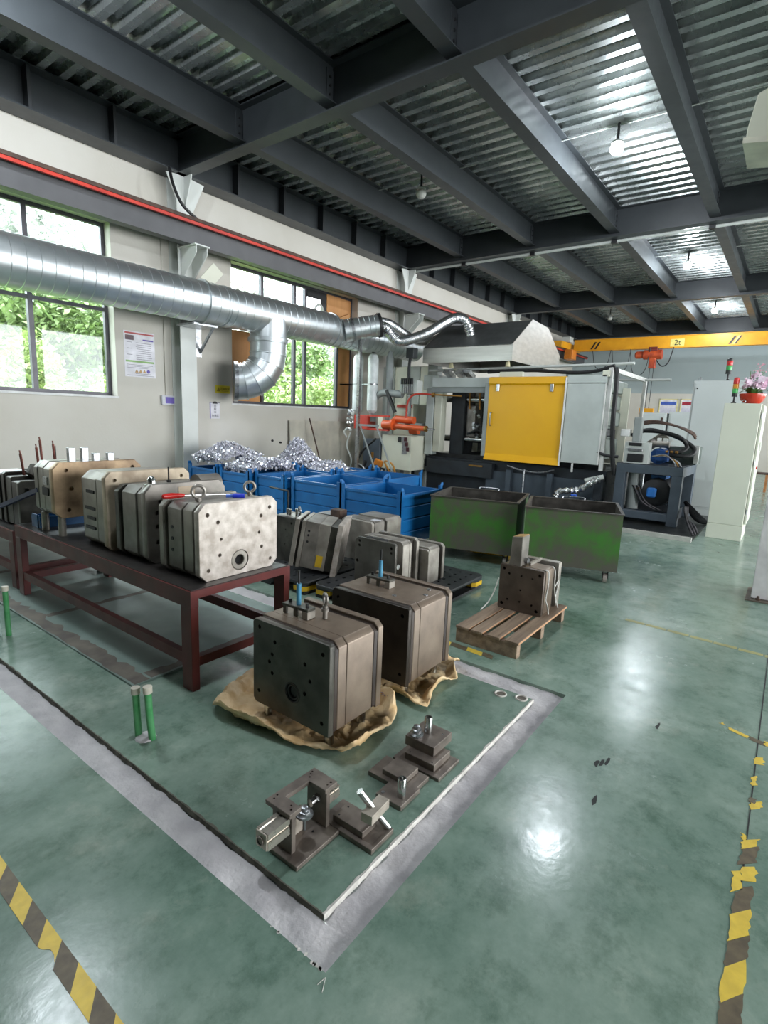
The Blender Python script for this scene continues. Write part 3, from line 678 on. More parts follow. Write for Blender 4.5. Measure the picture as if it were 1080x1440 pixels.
def plates(parent, axis, spec, bev=.003):
    out = []
    for s in spec:
        nm, a0, a1, u0, u1, v0, v1, c, m = s[:9]
        o = MB().prism(chrect(u0, u1, v0, v1, c), axis, a0, a1, bev).build(nm, m, parent, angle=25); out.append(o)
    return out
def drill(o, axis, a, holes, depth=.03, sgn=1):
    # holes in the face at coordinate a; the drill goes in the sgn direction
    k = MB()
    for u, v, r in holes:
        p = lambda t: {'x': (t, u, v), 'y': (u, t, v), 'z': (u, v, t)}[axis]
        k.cyl(p(a-sgn*.01), p(a+sgn*depth), r, seg=14)
    k.bm.transform(wmat(o).inverted() if False else Matrix())
    cut(o, k)
def eyebolt(parent, x, y, z, R0=.03, r=.008, normal=(1, 0, 0), m=None, h=.02):
    m = m or dark_steel
    b = MB(); b.cyl((x, y, z), (x, y, z+h), r*1.3, seg=12).cyl((x, y, z+h*.4), (x, y, z+h*.8), r*2.0, seg=12); b.torus((x, y, z+h+R0), R0, r, normal)
    return b.build('eye_bolt', m, parent)

# mould nearest the camera on the bench: pale face with ten bolt holes and a ringed sprue bush
t = thing('die_mould', 'pale stained steel die mould with two eye bolts at the bench end', 'mould', (2.05, 2.83, .6), 0, 'die moulds on the bench')
P = plates(t, 'y', [('clamp_plate', 2.61, 2.655, 1.755, 2.338, .6, 1.062, .045, st_pale), ('cavity_plate', 2.70, 2.79, 1.775, 2.32, .605, 1.05, .04, st_grey), ('spacer_plate', 2.655, 2.70, 1.80, 2.30, .62, 1.03, .03, st_black),
                     ('core_plate', 2.80, 2.945, 1.77, 2.325, .605, 1.045, .04, st_mid), ('ejector_plate', 2.945, 2.975, 1.80, 2.30, .62, 1.03, .03, st_black), ('rear_plate', 2.975, 3.02, 1.755, 2.338, .6, 1.05, .045, st_grey)])
drill(P[0], 'y', 2.61, [(1.815, .995, .013), (2.275, .992, .013), (1.815, .665, .013), (2.28, .655, .012), (1.885, .945, .013), (2.205, .945, .013), (1.905, .84, .01), (2.19, .84, .01), (1.895, .745, .012), (2.21, .745, .012), (2.04, .69, .066)], .03)
MB().lathe([(.032, 2.645), (.032, 2.616), (.036, 2.612), (.058, 2.612), (.062, 2.617), (.062, 2.65)], (2.04, 0, .69), axis='y', seg=32).build('sprue_ring', st_grey, t)
MB().cyl((2.04, 2.638, .69), (2.04, 2.644, .69), .0315, seg=24).build('sprue_bore', mat('matt_black_bore', (8, 8, 8), .9), t)
for z in (.75, .82, .89): MB().cyl((1.766, 2.90, z), (1.774, 2.90, z), .011, seg=10).build('water_port', black, t)
eyebolt(t, 1.86, 2.76, 1.045, .036, .010, (-.5, -1, 0), st_mid, h=.03); eyebolt(t, 2.24, 2.76, 1.045, .033, .009, (-.7, -1, 0), st_grey, h=.03)
# second mould
t = thing('die_mould', 'dark grey die mould with domed pin, second from the bench end', 'mould', (2.05, 3.38, .6), 0, 'die moulds on the bench')
P = plates(t, 'y', [('clamp_plate', 3.16, 3.21, 1.75, 2.345, .6, 1.112, .05, st_mid), ('spacer_plate', 3.21, 3.24, 1.78, 2.31, .61, 1.09, .03, st_black), ('cavity_plate', 3.24, 3.30, 1.775, 2.32, .605, 1.085, .04, st_mid), ('core_plate', 3.305, 3.47, 1.765, 2.325, .605, 1.085, .045, st_mid), ('ejector_plate', 3.47, 3.50, 1.8, 2.3, .62, 1.06, .03, st_black), ('rear_plate', 3.50, 3.55, 1.755, 2.338, .6, 1.08, .045, st_dark)])
drill(P[0], 'y', 3.16, [(1.83, .93, .016), (1.83, .84, .016), (1.83, .74, .016), (1.85, 1.0, .014), (2.26, .93, .016), (2.26, .84, .016)], .03)
MB().lathe([(.045, 1.085), (.045, 1.1), (.03, 1.105), (.028, 1.125), (.018, 1.145), (.006, 1.152)], (1.86, 3.27, 0)).build('domed_pin', chrome, t)
MB().cyl((2.06, 3.4, 1.08), (2.06, 3.4, 1.19), .005, seg=8).cyl((2.06, 3.4, 1.08), (2.06, 3.4, 1.1), .014, seg=10).build('stud', dark_steel, t)
MB().cyl((2.17, 3.25, 1.07), (2.34, 3.25, 1.07), .075, seg=24).build('side_cylinder', st_mid, t)
MB().box(1.98, 2.10, 3.155, 3.16, 1.03, 1.085).build('paper_label', mat('faded_label', (206, 186, 160), .7), t, smooth=False)
# third
t = thing('die_mould', 'pale grey die mould with slotted side, third from the bench end', 'mould', (2.05, 3.9, .6), 0, 'die moulds on the bench')
P = plates(t, 'y', [('clamp_plate', 3.64, 3.69, 1.74, 2.378, .6, 1.148, (.035, .035, .04, .04), st_tan2), ('spacer_plate', 3.69, 3.715, 1.765, 2.35, .61, 1.125, .03, st_black), ('cavity_plate', 3.715, 3.80, 1.755, 2.36, .605, 1.13, .045, st_grey), ('core_plate', 3.805, 4.0, 1.755, 2.36, .605, 1.13, .05, st_grey), ('rear_plate', 4.0, 4.05, 1.77, 2.345, .6, 1.11, .04, st_mid)])
drill(P[0], 'y', 3.64, [(1.805, 1.09, .014), (1.82, .655, .013), (2.31, 1.09, .014), (2.2, .7, .013)], .03)
for k, z in enumerate((.72, .79, .86, .98)): MB().box(1.748, 1.757, 3.83, 3.97-.03*(k % 2), z, z+.022).build('slot', black, t, smooth=False)
# fourth, standing on pillars
t = thing('die_mould', 'tan stained die mould raised on short pillars at the far bench end', 'mould', (2.02, 4.48, .6), 0, 'die moulds on the bench')
P = plates(t, 'y', [('clamp_plate', 4.29, 4.35, 1.676, 2.352, .74, 1.16, .05, st_tan), ('spacer_plate', 4.35, 4.38, 1.71, 2.32, .75, 1.14, .03, st_black), ('cavity_plate', 4.38, 4.50, 1.695, 2.335, .745, 1.15, .05, st_grey), ('core_plate', 4.505, 4.60, 1.695, 2.335, .74, 1.155, .05, st_grey), ('rear_plate', 4.60, 4.66, 1.69, 2.34, .74, 1.15, .05, st_mid)])
drill(P[0], 'y', 4.29, [(1.77, 1.10, .015), (1.775, .8, .015), (1.80, .96, .018), (2.28, 1.10, .015)], .03)
for x, y in ((1.735, 4.33), (1.735, 4.63), (2.29, 4.33), (2.29, 4.63)): MB().cyl((x, y, .6), (x, y, .745), .027, seg=16).build('pillar', st_grey, t)
for x, h in ((1.83, .10), (1.925, .10), (2.01, .055), (2.12, .055)): MB().box(x-.024, x+.024, 4.31, 4.35, 1.15, 1.165+h, bev=.002).build('lug_block', zinc, t, smooth=False)
MB().box(1.686, 1.697, 4.43, 4.5, .98, 1.04).build('side_block', zinc, t, smooth=False); MB().box(1.686, 1.697, 4.42, 4.52, .9, .96).build('slot', black, t, smooth=False)
blue_bag = mat('blue_plastic_tray', (20, 96, 150), .4, col2=(14, 74, 122), scale=8)
bt = thing('blue_tray', 'blue plastic tray standing on the bench below the raised mould', 'tray', (2.0, 4.72, .6))
MB().box(1.72, 2.3, 4.70, 4.86, .6, .612).build('tray_floor', blue_bag, bt, smooth=False)
MB().box(1.72, 2.3, 4.70, 4.712, .612, .69).box(1.72, 2.3, 4.848, 4.86, .612, .69).box(1.72, 1.732, 4.712, 4.848, .612, .70).box(2.288, 2.3, 4.712, 4.848, .612, .69).build('tray_wall', blue_bag, bt, smooth=False)
MB().box(1.714, 1.72, 4.73, 4.83, .60, .71, bev=.002).build('grip', blue_bag, bt, smooth=False)
# loose tools on the nearest bench mould
sd = thing('screwdriver', 'red handled screwdriver lying across the nearest bench mould', 'screwdriver', (1.86, 3.02, 1.05))
MB().tube([(1.742, 2.955, 1.068), (1.75, 2.953, 1.068), (1.80, 2.945, 1.068), (1.86, 2.93, 1.068), (1.875, 2.928, 1.068)], .015, 14, rfun=lambda u: [.008, .016, .019, .013, .009][min(4, int(u*4.99))]).build('handle', mat('red_plastic', (214, 40, 34), .3), sd)
MB().cyl((1.87, 2.93, 1.066), (2.17, 2.87, 1.055), .0045, seg=8).build('shaft', chrome, sd)
bf = thing('blue_fitting', 'small blue plastic air fitting lying on the nearest bench mould', 'fitting', (2.08, 2.68, 1.062))
MB().cyl((2.06, 2.70, 1.075), (2.115, 2.655, 1.075), .015, seg=12).build('body', mat('blue_plastic', (40, 60, 200), .35), bf)
MB().cyl((2.03, 2.725, 1.073), (2.06, 2.70, 1.074), .011, seg=12).build('tip', mat('light_blue_plastic', (80, 120, 220), .35), bf)

# second bench: two dark moulds with copper hoses, long blue bar
t = thing('die_mould', 'dark die mould with upright copper pipes on the second bench', 'mould', (2.05, 5.3, .52), 0, 'die moulds on the second bench')
P = plates(t, 'y', [('clamp_plate', 5.14, 5.19, 1.74, 2.34, .52, .93, .02, st_dark), ('cavity_plate', 5.19, 5.32, 1.75, 2.33, .53, .92, .01, st_black), ('core_plate', 5.33, 5.46, 1.75, 2.33, .53, .95, .01, st_dark), ('rear_plate', 5.46, 5.52, 1.74, 2.34, .52, .98, .02, st_black)])
drill(P[0], 'y', 5.14, [(1.98, .85, .02), (1.8, .85, .02)], .03)
copper = mat('copper_pipe', (150, 96, 86), .4, .6, col2=(120, 74, 66), scale=20)
for x, y, z in ((1.86, 5.40, 1.17), (1.975, 5.36, 1.225), (2.03, 5.42, 1.285), (2.13, 5.4, 1.25)):
    MB().tube(smooth_path([(x+.02, y, .95), (x+.015, y+.01, 1.05), (x+.003, y, z-.03)], 5), .011, 8).cyl((x+.003, y, z-.03), (x, y, z), .006, seg=8).build('copper_pipe', copper, t)
MB().cyl((2.17, 5.45, .95), (2.17, 5.45, 1.2), .004, seg=6).build('wire', dark_steel, t)
MB().obox((1.93, 5.3, .985), (.13, .05, .11), (0, R(35), R(20)), bev=.012).build('lever', st_dark, t)
MB().lathe([(.03, .93), (.03, .96), (.045, .965), (.045, .985), (.02, .99)], (1.99, 5.25, 0)).build('valve', st_mid, t)
t = thing('die_mould', 'dark die mould at the left edge with pale top strip', 'mould', (2.05, 5.75, .52), 0, 'die moulds on the second bench')
plates(t, 'y', [('clamp_plate', 5.58, 5.64, 1.74, 2.34, .52, .95, .02, st_dark), ('core_plate', 5.64, 5.9, 1.75, 2.33, .53, .94, .01, st_black), ('rear_plate', 5.9, 5.97, 1.74, 2.34, .52, .95, .02, st_dark)])
MB().box(1.76, 2.0, 5.6, 5.9, .951, .958).build('cover_sheet', paper_white, t, smooth=False)
t = at_base(MB().obox((1.70, 5.05, .80), (.03, .9, .035), (R(-16), 0, 0)).build('blue_bar', mat('dark_blue_paint', (26, 50, 92), .4), smooth=False))
tag(t, 'long dark blue steel bar leaning between the two benches', 'bar')
# capped green pipe stubs
green_paint = mat('green_pipe_paint', (62, 150, 84), .45, col2=(92, 164, 108), scale=14, lo=.45)
cap_m = mat('ivory_pipe_cap', (232, 224, 206), .5)
for x, y, h, tx, lab in ((1.232, 2.372, .245, -.004, 'left of the two short green pipe stubs with ivory caps'), (1.258, 2.293, .27, -.01, 'right of the two short green pipe stubs with ivory caps'), (1.27, 4.14, .34, 0, 'green pipe stub with ivory cap at the left edge')):
    t = thing('pipe_stub', lab, 'pipe', (x, y, 0), 0, 'capped green pipe stubs')
    MB().tube([(x, y, 0), (x+tx, y, h*.5), (x+tx*1.4, y, h)], .017, 16).build('pipe', green_paint, t)
    MB().cyl((x+tx*1.4, y, h-.02), (x+tx*1.4, y, h+.012), .0215, seg=18).build('cap', cap_m, t)
MB().lathe([(.05, 0), (.045, .006), (.02, .012), (.002, .012)], (1.245, 2.33, 0), seg=12).build('mortar_patch', concrete, floor)
bx_ = at_base(MB().box(1.20, 1.235, 4.16, 4.3, .012, .2, bev=.004).build('pale_box', mat('pale_aqua_plastic', (196, 214, 210), .4), smooth=False)); bx_.location.z = 0
tag(bx_, 'pale plastic container beside the green pipe at the left edge', 'container')
from mathutils import noise as mnoise
# ------------------------------------------------------------ two big moulds on kraft paper
kraft = mat('kraft_paper', (230, 204, 160), .5, col2=(204, 168, 118), scale=11, detail=7, bump=.9, bscale=14, col3=(240, 222, 186))
kraft_in = kraft
def paper(name, label, outline, c, seed, lift):
    n = len(outline); b = MB(); NR = 34; K = 20; pts = []
    for i in range(n):
        p0, p1, p2, p3 = [Vector((*outline[(i+k) % n], 0)) for k in (-1, 0, 1, 2)]
        for k in range(K):
            t = k/K; pts.append(.5*((2*p1)+(p2-p0)*t+(2*p0-5*p1+4*p2-p3)*t*t+(3*p1-p0-3*p2+p3)*t**3))
    cv = Vector((*c, 0)); m_ = len(pts); rings = []
    def crease(p, f, s_):
        d = mnoise.voronoi(Vector((p.x*f+.5*mnoise.noise(Vector((p.x*7, p.y*7, s_))), p.y*f, s_)))[0]; return min(1, (d[1]-d[0])*2.2)
    for r in range(1, NR+1):
        u = r/NR; ring = []
        for i, q in enumerate(pts):
            p = cv.lerp(q, u); ang = i/m_
            nz = mnoise.noise(Vector((p.x*9, p.y*9, seed)))
            z = .006+.010*(nz+.8)+.012*crease(p, 9, seed)+.006*crease(p, 24, seed+5)
            L_ = lift(ang)
            if u > .80:
                k = (u-.80)/.20; z += L_*math.sin(k*2.4)*(1+.5*nz); p += (cv-p).normalized()*max(0, k-.6)*.05*(L_/.05)
            z = max(.003, z); ring.append(b.bm.verts.new((p.x, p.y, z)))
        rings.append(ring)
    ctr = b.bm.verts.new((*c, .015))
    for i in range(m_): b.bm.faces.new((ctr, rings[0][i], rings[0][(i+1) % m_]))
    for A, B in zip(rings, rings[1:]):
        for i in range(m_): b.bm.faces.new((A[i], B[i], B[(i+1) % m_], A[(i+1) % m_]))
    t = thing(name, label, 'paper', (c[0], c[1], 0), 0, 'kraft paper under the floor moulds')
    o = b.build('sheet', kraft, t, angle=24)
    md = o.modifiers.new('thickness', 'SOLIDIFY'); md.thickness = .0012
    return t
p1 = paper('kraft_paper', 'crumpled brown kraft paper under the nearer floor mould', [(1.575, 2.28), (1.565, 2.06), (1.63, 1.76), (1.715, 1.45), (1.79, 1.39), (2.05, 1.44), (2.215, 1.49), (2.30, 1.60), (2.27, 1.9), (2.2, 2.3), (1.9, 2.42)], (1.92, 1.85), 1.3, lambda u: .05+.035*math.sin(u*23))
p2 = paper('kraft_paper', 'crumpled brown kraft paper under the farther floor mould', [(2.33, 1.75), (2.315, 1.43), (2.50, 1.44), (2.74, 1.44), (2.86, 1.50), (3.0, 1.57), (2.95, 1.75), (2.92, 2.2), (2.4, 2.22)], (2.62, 1.8), 4.7, lambda u: .035+.03*math.sin(u*31))
text_mesh('OIOI', .055, mat('faded_violet_ink', (134, 118, 132), .7), 'printed_letters', p1, Matrix.Translation((2.24, 1.62, .072)) @ Matrix.Rotation(R(112), 4, 'Z'), depth=.0004)
blue_rod = mat('light_blue_tube', (96, 164, 196), .4, col2=(70, 136, 170), scale=12)
def clamp_jig(t, x, y, z, rz, rod_h):
    # comb shaped lifting jig with blue sleeved rod
    M = Matrix.Translation((x, y, z)) @ Matrix.Rotation(rz, 4, 'Z')
    def b(x0, x1, y0, y1, z0, z1, nm, m):
        k = MB().box(x0, x1, y0, y1, z0, z1, bev=.002); k.bm.transform(M); return k.build(nm, m, t, smooth=False)
    b(-.03, .03, -.09, .09, .04, .055, 'jig_bar', st_dark)
    for yy in (-.075, 0, .075): b(-.028, -.012, yy-.012, yy+.012, 0, .04, 'jig_leg', st_dark)
    b(-.03, .03, -.09, -.05, 0, .04, 'jig_block', st_grey)
    for yy in (-.06, .06): k = MB().cyl((0, yy, .055), (0, yy, .075), .009, seg=6); k.bm.transform(M); k.build('jig_bolt', dark_steel, t)
    k = MB().cyl((.0, 0, .055), (0, 0, rod_h-.07), .0125, seg=14); k.bm.transform(M); k.build('blue_sleeve', blue_rod, t)
    k = MB().cyl((0, 0, rod_h-.07), (0, 0, rod_h), .006, seg=10); k.bm.transform(M); k.build('rod_tip', dark_steel, t)
gap_brown = steel('dark_brown_gap_steel', (58, 46, 38), (40, 32, 28), .5, .2)
def floor_mould(label, x0, y0, y1, z0, z1, front, side, D, face_holes=None):
    t = thing('die_mould', label, 'mould', (x0+D/2, (y0+y1)/2, 0), 0, 'die moulds standing on kraft paper')
    P = plates(t, 'x', [('clamp_plate', x0, x0+.034, y0, y1, z0, z1, (.004, .02, .02, .012), front), ('spacer_plate', x0+.034, x0+.06, y0+.003, y1-.02, z0+.012, z1-.004, (0, 0, 0, .034), gap_brown),
                         ('cavity_plate', x0+.06, x0+.12, y0+.002, y1-.005, z0+.012, z1, (.0, .0, .0, .032), side), ('core_block', x0+.122, x0+D-.075, y0+.002, y1-.005, z0+.012, z1-.002, (0, 0, 0, .028), side),
                         ('ejector_gap', x0+D-.072, x0+D-.042, y0+.003, y1-.02, z0+.012, z1-.008, (0, 0, 0, .03), gap_brown), ('rear_plate', x0+D-.042, x0+D, y0, y1, z0, z1+.006, (.004, 0, 0, .03), side)])
    for x in (x0+.06, x0+D-.1):
        for y in (y0+.05, y1-.05): MB().cyl((x, y, .014), (x, y, z0+.02), .024, seg=18).build('pin_foot', chrome, t)
    return t, P
tA, PA = floor_mould('dark faced die mould with sprue hole on kraft paper near the trench corner', 1.70, 1.54, 2.075, .10, .56, st_dark, st_brown, .40)
hs = [(1.585, .505), (2.025, .52), (1.585, .16), (2.03, .17), (1.70, .42), (1.93, .40), (1.665, .345), (1.95, .355), (1.70, .27), (1.93, .30), (1.91, .47)]
drill(PA[0], 'x', 1.70, [(a, b, .011) for a, b in hs]+[(1.785, .245, .052)], .03)
MB().torus((1.704, 1.785, .245), .05, .006, (1, 0, 0)).torus((1.712, 1.785, .245), .037, .008, (1, 0, 0)).build('sprue_ring', dark_steel, tA)
MB().cyl((1.722, 1.785, .245), (1.73, 1.785, .245), .05, seg=24).build('sprue_bush', st_dark, tA)
MB().cyl((1.715, 1.785, .245), (1.7225, 1.785, .245), .027, seg=24).build('sprue_bore', black, tA)
MB().torus((1.7005, 1.83, .395), .085, .0014, (1, 0, 0), seg=36).build('scribed_circle', st_dark, tA)
clamp_jig(tA, 1.875, 1.925, .56, R(2), .24)
b = MB(); b.cyl((1.93, 1.79, .56), (1.93, 1.79, .63), .013, seg=14).cyl((1.93, 1.79, .60), (1.93, 1.79, .615), .02, seg=14); b.torus((1.93, 1.79, .665), .026, .009, (.9, -.5, 0)); b.build('eye_bolt', st_mid, tA)
tB, PB = floor_mould('tall brown die mould on kraft paper behind the nearer floor mould', 2.355, 1.555, 2.13, .085, .553, st_black, st_brown, .475)
drill(PB[0], 'x', 2.355, [(1.6, .5, .011), (2.08, .5, .011), (1.6, .15, .011), (1.85, .35, .012)], .03)
clamp_jig(tB, 2.585, 1.935, .551, R(2), .23)
for x, y in ((2.48, 1.75), (2.62, 1.62), (2.72, 1.66)): MB().cyl((x, y, .5505), (x, y, .556), .014, seg=12).build('top_screw', zinc, tB)

# ------------------------------------------------------------ black plastic pallets with moulds
blk_pl = mat('black_plastic_pallet', (46, 48, 50), .5, col2=(34, 36, 38), scale=9)
yel_pl = mat('yellow_tape_wrap', (216, 178, 30), .5, col2=(190, 150, 24), scale=9)
def plastic_pallet(label, x0, x1, y0, y1, zt=.125):
    t = thing('plastic_pallet', label, 'pallet', ((x0+x1)/2, (y0+y1)/2, 0), 0, 'black plastic pallets')
    deck = MB().prism(chrect(x0, x1, y0, y1, .05), 'z', zt-.03, zt, .004).build('deck', blk_pl, t, smooth=False)
    k = MB()
    nx, ny = 12, 8
    for i in range(nx):
        for j in range(ny):
            xx = x0+.1+(x1-x0-.2)*i/(nx-1); yy = y0+.1+(y1-y0-.2)*j/(ny-1); k.box(xx-.018, xx+.018, yy-.012, yy+.012, zt-.05, zt+.02)
    cut(deck, k)
    for i, xx in enumerate((x0+.1, (x0+x1)/2, x1-.1)):
        for j, yy in enumerate((y0+.09, (y0+y1)/2, y1-.09)):
            f_ = MB().prism(chrect(xx-.09, xx+.09, yy-.08, yy+.08, .03), 'z', .02, zt-.03).build('foot', blk_pl, t, smooth=False)
            if i != 1 and j != 1: MB().prism(chrect(xx-.093, xx+.093, yy-.083, yy+.083, .03), 'z', .035, .075).build('yellow_band', yel_pl, f_, smooth=False)
    for yy in (y0+.09, (y0+y1)/2, y1-.09): MB().box(x0+.02, x1-.02, yy-.07, yy+.07, 0, .02).build('runner', blk_pl, t, smooth=False)
    return t
plastic_pallet('black plastic pallet with yellow bands beside the wooden pallet', 3.27, 4.60, 2.19, 3.19)
plastic_pallet('black plastic pallet in the shade behind the bench end', 3.22, 4.70, 3.24, 4.30)
ZP = .125
def px_mould(label, spec, x, y):
    t = thing('die_mould', label, 'mould', (x, y, ZP), 0, 'die moulds on the plastic pallets'); return t, plates(t, 'x', spec, .003)
t, P = px_mould('grey die mould with slotted top at the front of the plastic pallet', [('clamp_plate', 3.55, 3.578, 2.51, 2.95, ZP, .545, (.01, .02, .03, .02), st_shade_grey), ('spacer_plate', 3.578, 3.67, 2.60, 2.93, ZP+.02, .52, 0, st_mid), ('cavity_plate', 3.67, 3.765, 2.515, 2.945, ZP, .54, (0, 0, 0, .03), st_grey),
    ('core_plate', 3.768, 3.80, 2.515, 2.945, ZP, .54, (0, 0, 0, .03), st_grey), ('ejector_gap', 3.80, 3.86, 2.535, 2.93, ZP+.02, .53, 0, st_black), ('rear_plate', 3.86, 3.90, 2.505, 2.95, ZP, .545, (.01, .02, .03, .03), st_grey)], 3.7, 2.73)
drill(P[0], 'x', 3.55, [(2.555, .50, .013), (2.555, .46, .013), (2.90, .51, .013), (2.90, .47, .013), (2.92, .33, .016), (2.56, .22, .012)], .024)
MB().cyl((3.625, 2.53, .2), (3.625, 2.6, .2), .03, seg=18).cyl((3.625, 2.53, .33), (3.625, 2.6, .33), .022, seg=18).build('guide_bush', chrome, t)
MB().box(3.578, 3.64, 2.66, 2.86, .522, .547).build('top_slot', black, t, smooth=False)
t, P = px_mould('grey layered die mould at the right end of the plastic pallet', [('clamp_plate', 3.93, 3.955, 2.42, 2.8, ZP, .44, (.0, .02, .03, .02), st_grey), ('core_block', 3.965, 4.13, 2.43, 2.8, ZP, .455, (0, 0, 0, .025), st_grey), ('ejector_gap', 4.13, 4.17, 2.45, 2.79, ZP+.02, .44, 0, st_black), ('rear_plate', 4.17, 4.21, 2.42, 2.8, ZP, .46, (.01, .02, .03, .03), st_grey)], 4.05, 2.6)
sc = thing('steel_bowl', 'shiny round steel cap between two moulds on the plastic pallet', 'steel cap', (3.72, 2.36, ZP)); MB().lathe([(.06, ZP), (.06, ZP+.04), (.045, ZP+.065), (.012, ZP+.075)], (3.72, 2.36, 0)).build('dome', chrome, sc)
# tilted mould with yellow label
t = thing('die_mould', 'tilted die mould with yellow label leaning on the dark pallet', 'mould', (3.44, 3.38, ZP+.02), 0, 'die moulds on the plastic pallets'); t.rotation_euler = (0, R(9), R(-58))
def loc(nm, m, a0, a1, *a, bev=.003): return MB().box(a0-.2, a1-.2, *a, bev=bev).build(nm, m, t, world=False, smooth=False)
loc('clamp_plate', st_grey, -.02, .02, 0, .42, .02, .47); loc('spacer_plate', st_black, .02, .045, .02, .4, .03, .45); loc('cavity_plate', st_grey, .045, .08, 0, .41, .02, .47)
loc('core_plate', st_mid, .083, .21, .0, .41, .03, .47); cp = loc('inset_plate', st_grey, .21, .31, .005, .41, .03, .47); loc('ejector_gap', st_dark, .31, .38, .02, .4, .03, .46); loc('rear_plate', st_pale, .38, .43, -.03, .46, .0, .50)
MB().box(.025, .085, -.001, .005, .06, .17).build('yellow_label', yellow_tag, cp, world=False, smooth=False)
for z in (.28, .34, .38): MB().cyl((-.08, -.004, z), (-.08, .002, z), .011, seg=10).build('water_port', black, t, world=False)
# left mould with eye bolt
t, P = px_mould('dark die mould with white eye bolt behind the bench end', [('clamp_plate', 3.58, 3.63, 3.735, 4.08, ZP, .575, .01, st_dark), ('spacer_plate', 3.63, 3.66, 3.75, 4.06, ZP+.02, .56, 0, st_black), ('core_block', 3.66, 3.80, 3.74, 4.07, ZP, .57, .01, st_grey), ('rear_plate', 3.80, 3.84, 3.735, 4.08, ZP, .575, .01, st_mid)], 3.7, 3.9)
drill(P[0], 'x', 3.58, [(3.79, .52, .013), (3.79, .2, .013), (3.87, .45, .008), (3.85, .38, .008), (3.88, .3, .008), (3.99, .5, .012)], .03)
eyebolt(t, 3.66, 3.69+.07, .57, .034, .010, (1, -.6, 0), zinc, .04)
for y, h in ((3.84, .075), (3.93, .06), (3.97, .065)): MB().cyl((3.70, y, .57), (3.70, y, .57+h), .014, seg=14).build('guide_pin', chrome, t)
# mould lying farther back and a dark one with a block on top
t, P = px_mould('grey die mould with paper strip farthest back on the pallets', [('clamp_plate', 4.13, 4.17, 3.22, 3.62, ZP, .54, .02, st_grey), ('core_block', 4.175, 4.33, 3.215, 3.62, ZP, .545, (.0, .0, 0, .02), st_mid), ('ejector_gap', 4.33, 4.37, 3.23, 3.6, ZP, .53, 0, st_black), ('rear_plate', 4.37, 4.62, 3.21, 3.62, ZP, .55, (.02, .02, .03, .03), st_grey)], 4.37, 3.42)
MB().box(4.2, 4.27, 3.213, 3.3, .546, .549).build('white_tape', paper_white, t, smooth=False)
t, P = px_mould('low black die mould under the brown steel block', [('clamp_plate', 4.2, 4.26, 3.72, 4.2, ZP, .43, .01, st_black), ('core_block', 4.265, 4.6, 3.73, 4.19, ZP, .43, .01, st_black)], 4.4, 3.95)
t = thing('steel_block', 'rusty brown angled steel block lying on the low black mould', 'block', (4.4, 3.95, .43))
MB().box(4.28, 4.5, 3.92, 4.12, .43, .50, bev=.004).build('block', st_black, t, smooth=False); MB().box(4.3, 4.42, 3.80, 3.94, .43, .56, bev=.004).build('block', rust_brown, t, smooth=False)
t = at_base(MB().tube([(4.22, 4.52, .0), (4.22, 4.52, .69), (4.22, 4.53, .70), (4.24, 4.86, .71)], .012, 8).build('bent_rod', dark_steel)); tag(t, 'bent steel rod standing in front of the blue bins', 'rod')

# ------------------------------------------------------------ wooden pallet and its mould
wood = mat('old_pallet_wood', (160, 138, 116), .75, col2=(120, 101, 84), scale=5, stretch=(.35, 4, 4), detail=7, bump=.3)
wood_end = mat('cut_pallet_wood', (206, 160, 122), .75, col2=(176, 130, 96), scale=9)
t = thing('wooden_pallet', 'small wooden pallet with four slats on the green floor', 'pallet', (3.78, 1.53, 0), R(2))
for y0, y1 in ((1.285, 1.385), (1.42, 1.52), (1.555, 1.645), (1.66, 1.765)): MB().box(3.29, 4.28, y0, y1, .104, .122, bev=.002).build('slat', wood, t, smooth=False)
for x in (3.30, 3.745, 4.19): MB().box(x, x+.06, 1.295, 1.765, 0, .104, bev=.002).build('bearer', wood, t, smooth=False)
for y0, y1 in ((1.2835, 1.2855), (1.4185, 1.4205), (1.5535, 1.5555), (1.6585, 1.6605)): MB().box(3.30, 4.27, y0, y1, .106, .12).build('cut_edge', wood_end, t, smooth=False)
t = thing('die_mould', 'brown square die mould tied with white cord on the wooden pallet', 'mould', (4.05, 1.53, .122), 0, 'moulds on pallets')
P = plates(t, 'x', [('clamp_plate', 3.86, 3.89, 1.35, 1.71, .122, .485, .01, st_shade_brown), ('spacer_plate', 3.89, 3.915, 1.37, 1.69, .13, .47, 0, st_black), ('core_block', 3.915, 4.08, 1.355, 1.70, .122, .482, .01, st_brown), ('ejector_gap', 4.08, 4.18, 1.38, 1.68, .13, .46, 0, st_black), ('rear_plate', 4.18, 4.24, 1.35, 1.71, .122, .49, .01, st_grey)])
drill(P[0], 'x', 3.86, [(1.385, .445, .014), (1.675, .45, .013), (1.39, .16, .014), (1.675, .165, .014), (1.44, .41, .008), (1.53, .415, .008), (1.63, .415, .01), (1.53, .30, .008), (1.53, .205, .008), (1.43, .20, .009), (1.63, .205, .009)], .03)
MB().prism([(1.545, .485), (1.645, .485), (1.635, .55), (1.63, .71), (1.545, .72)], 'x', 3.865, 4.0, .003).build('side_cylinder', st_mid, t, smooth=False)
MB().prism([(1.548, .716), (1.628, .707), (1.628, .711), (1.548, .7235)], 'x', 3.87, 3.995).build('tan_top', mat('tan_card', (196, 158, 96), .7), t, smooth=False)
MB().cyl((3.95, 1.52, .52), (3.95, 1.545, .52), .025, seg=16).build('nut', zinc, t); MB().box(3.96, 4.2, 1.5, 1.52, .482, .505).build('rail', st_grey, t, smooth=False)
rope = mat('white_cord', (222, 220, 214), .8, col2=(196, 194, 188), scale=60)
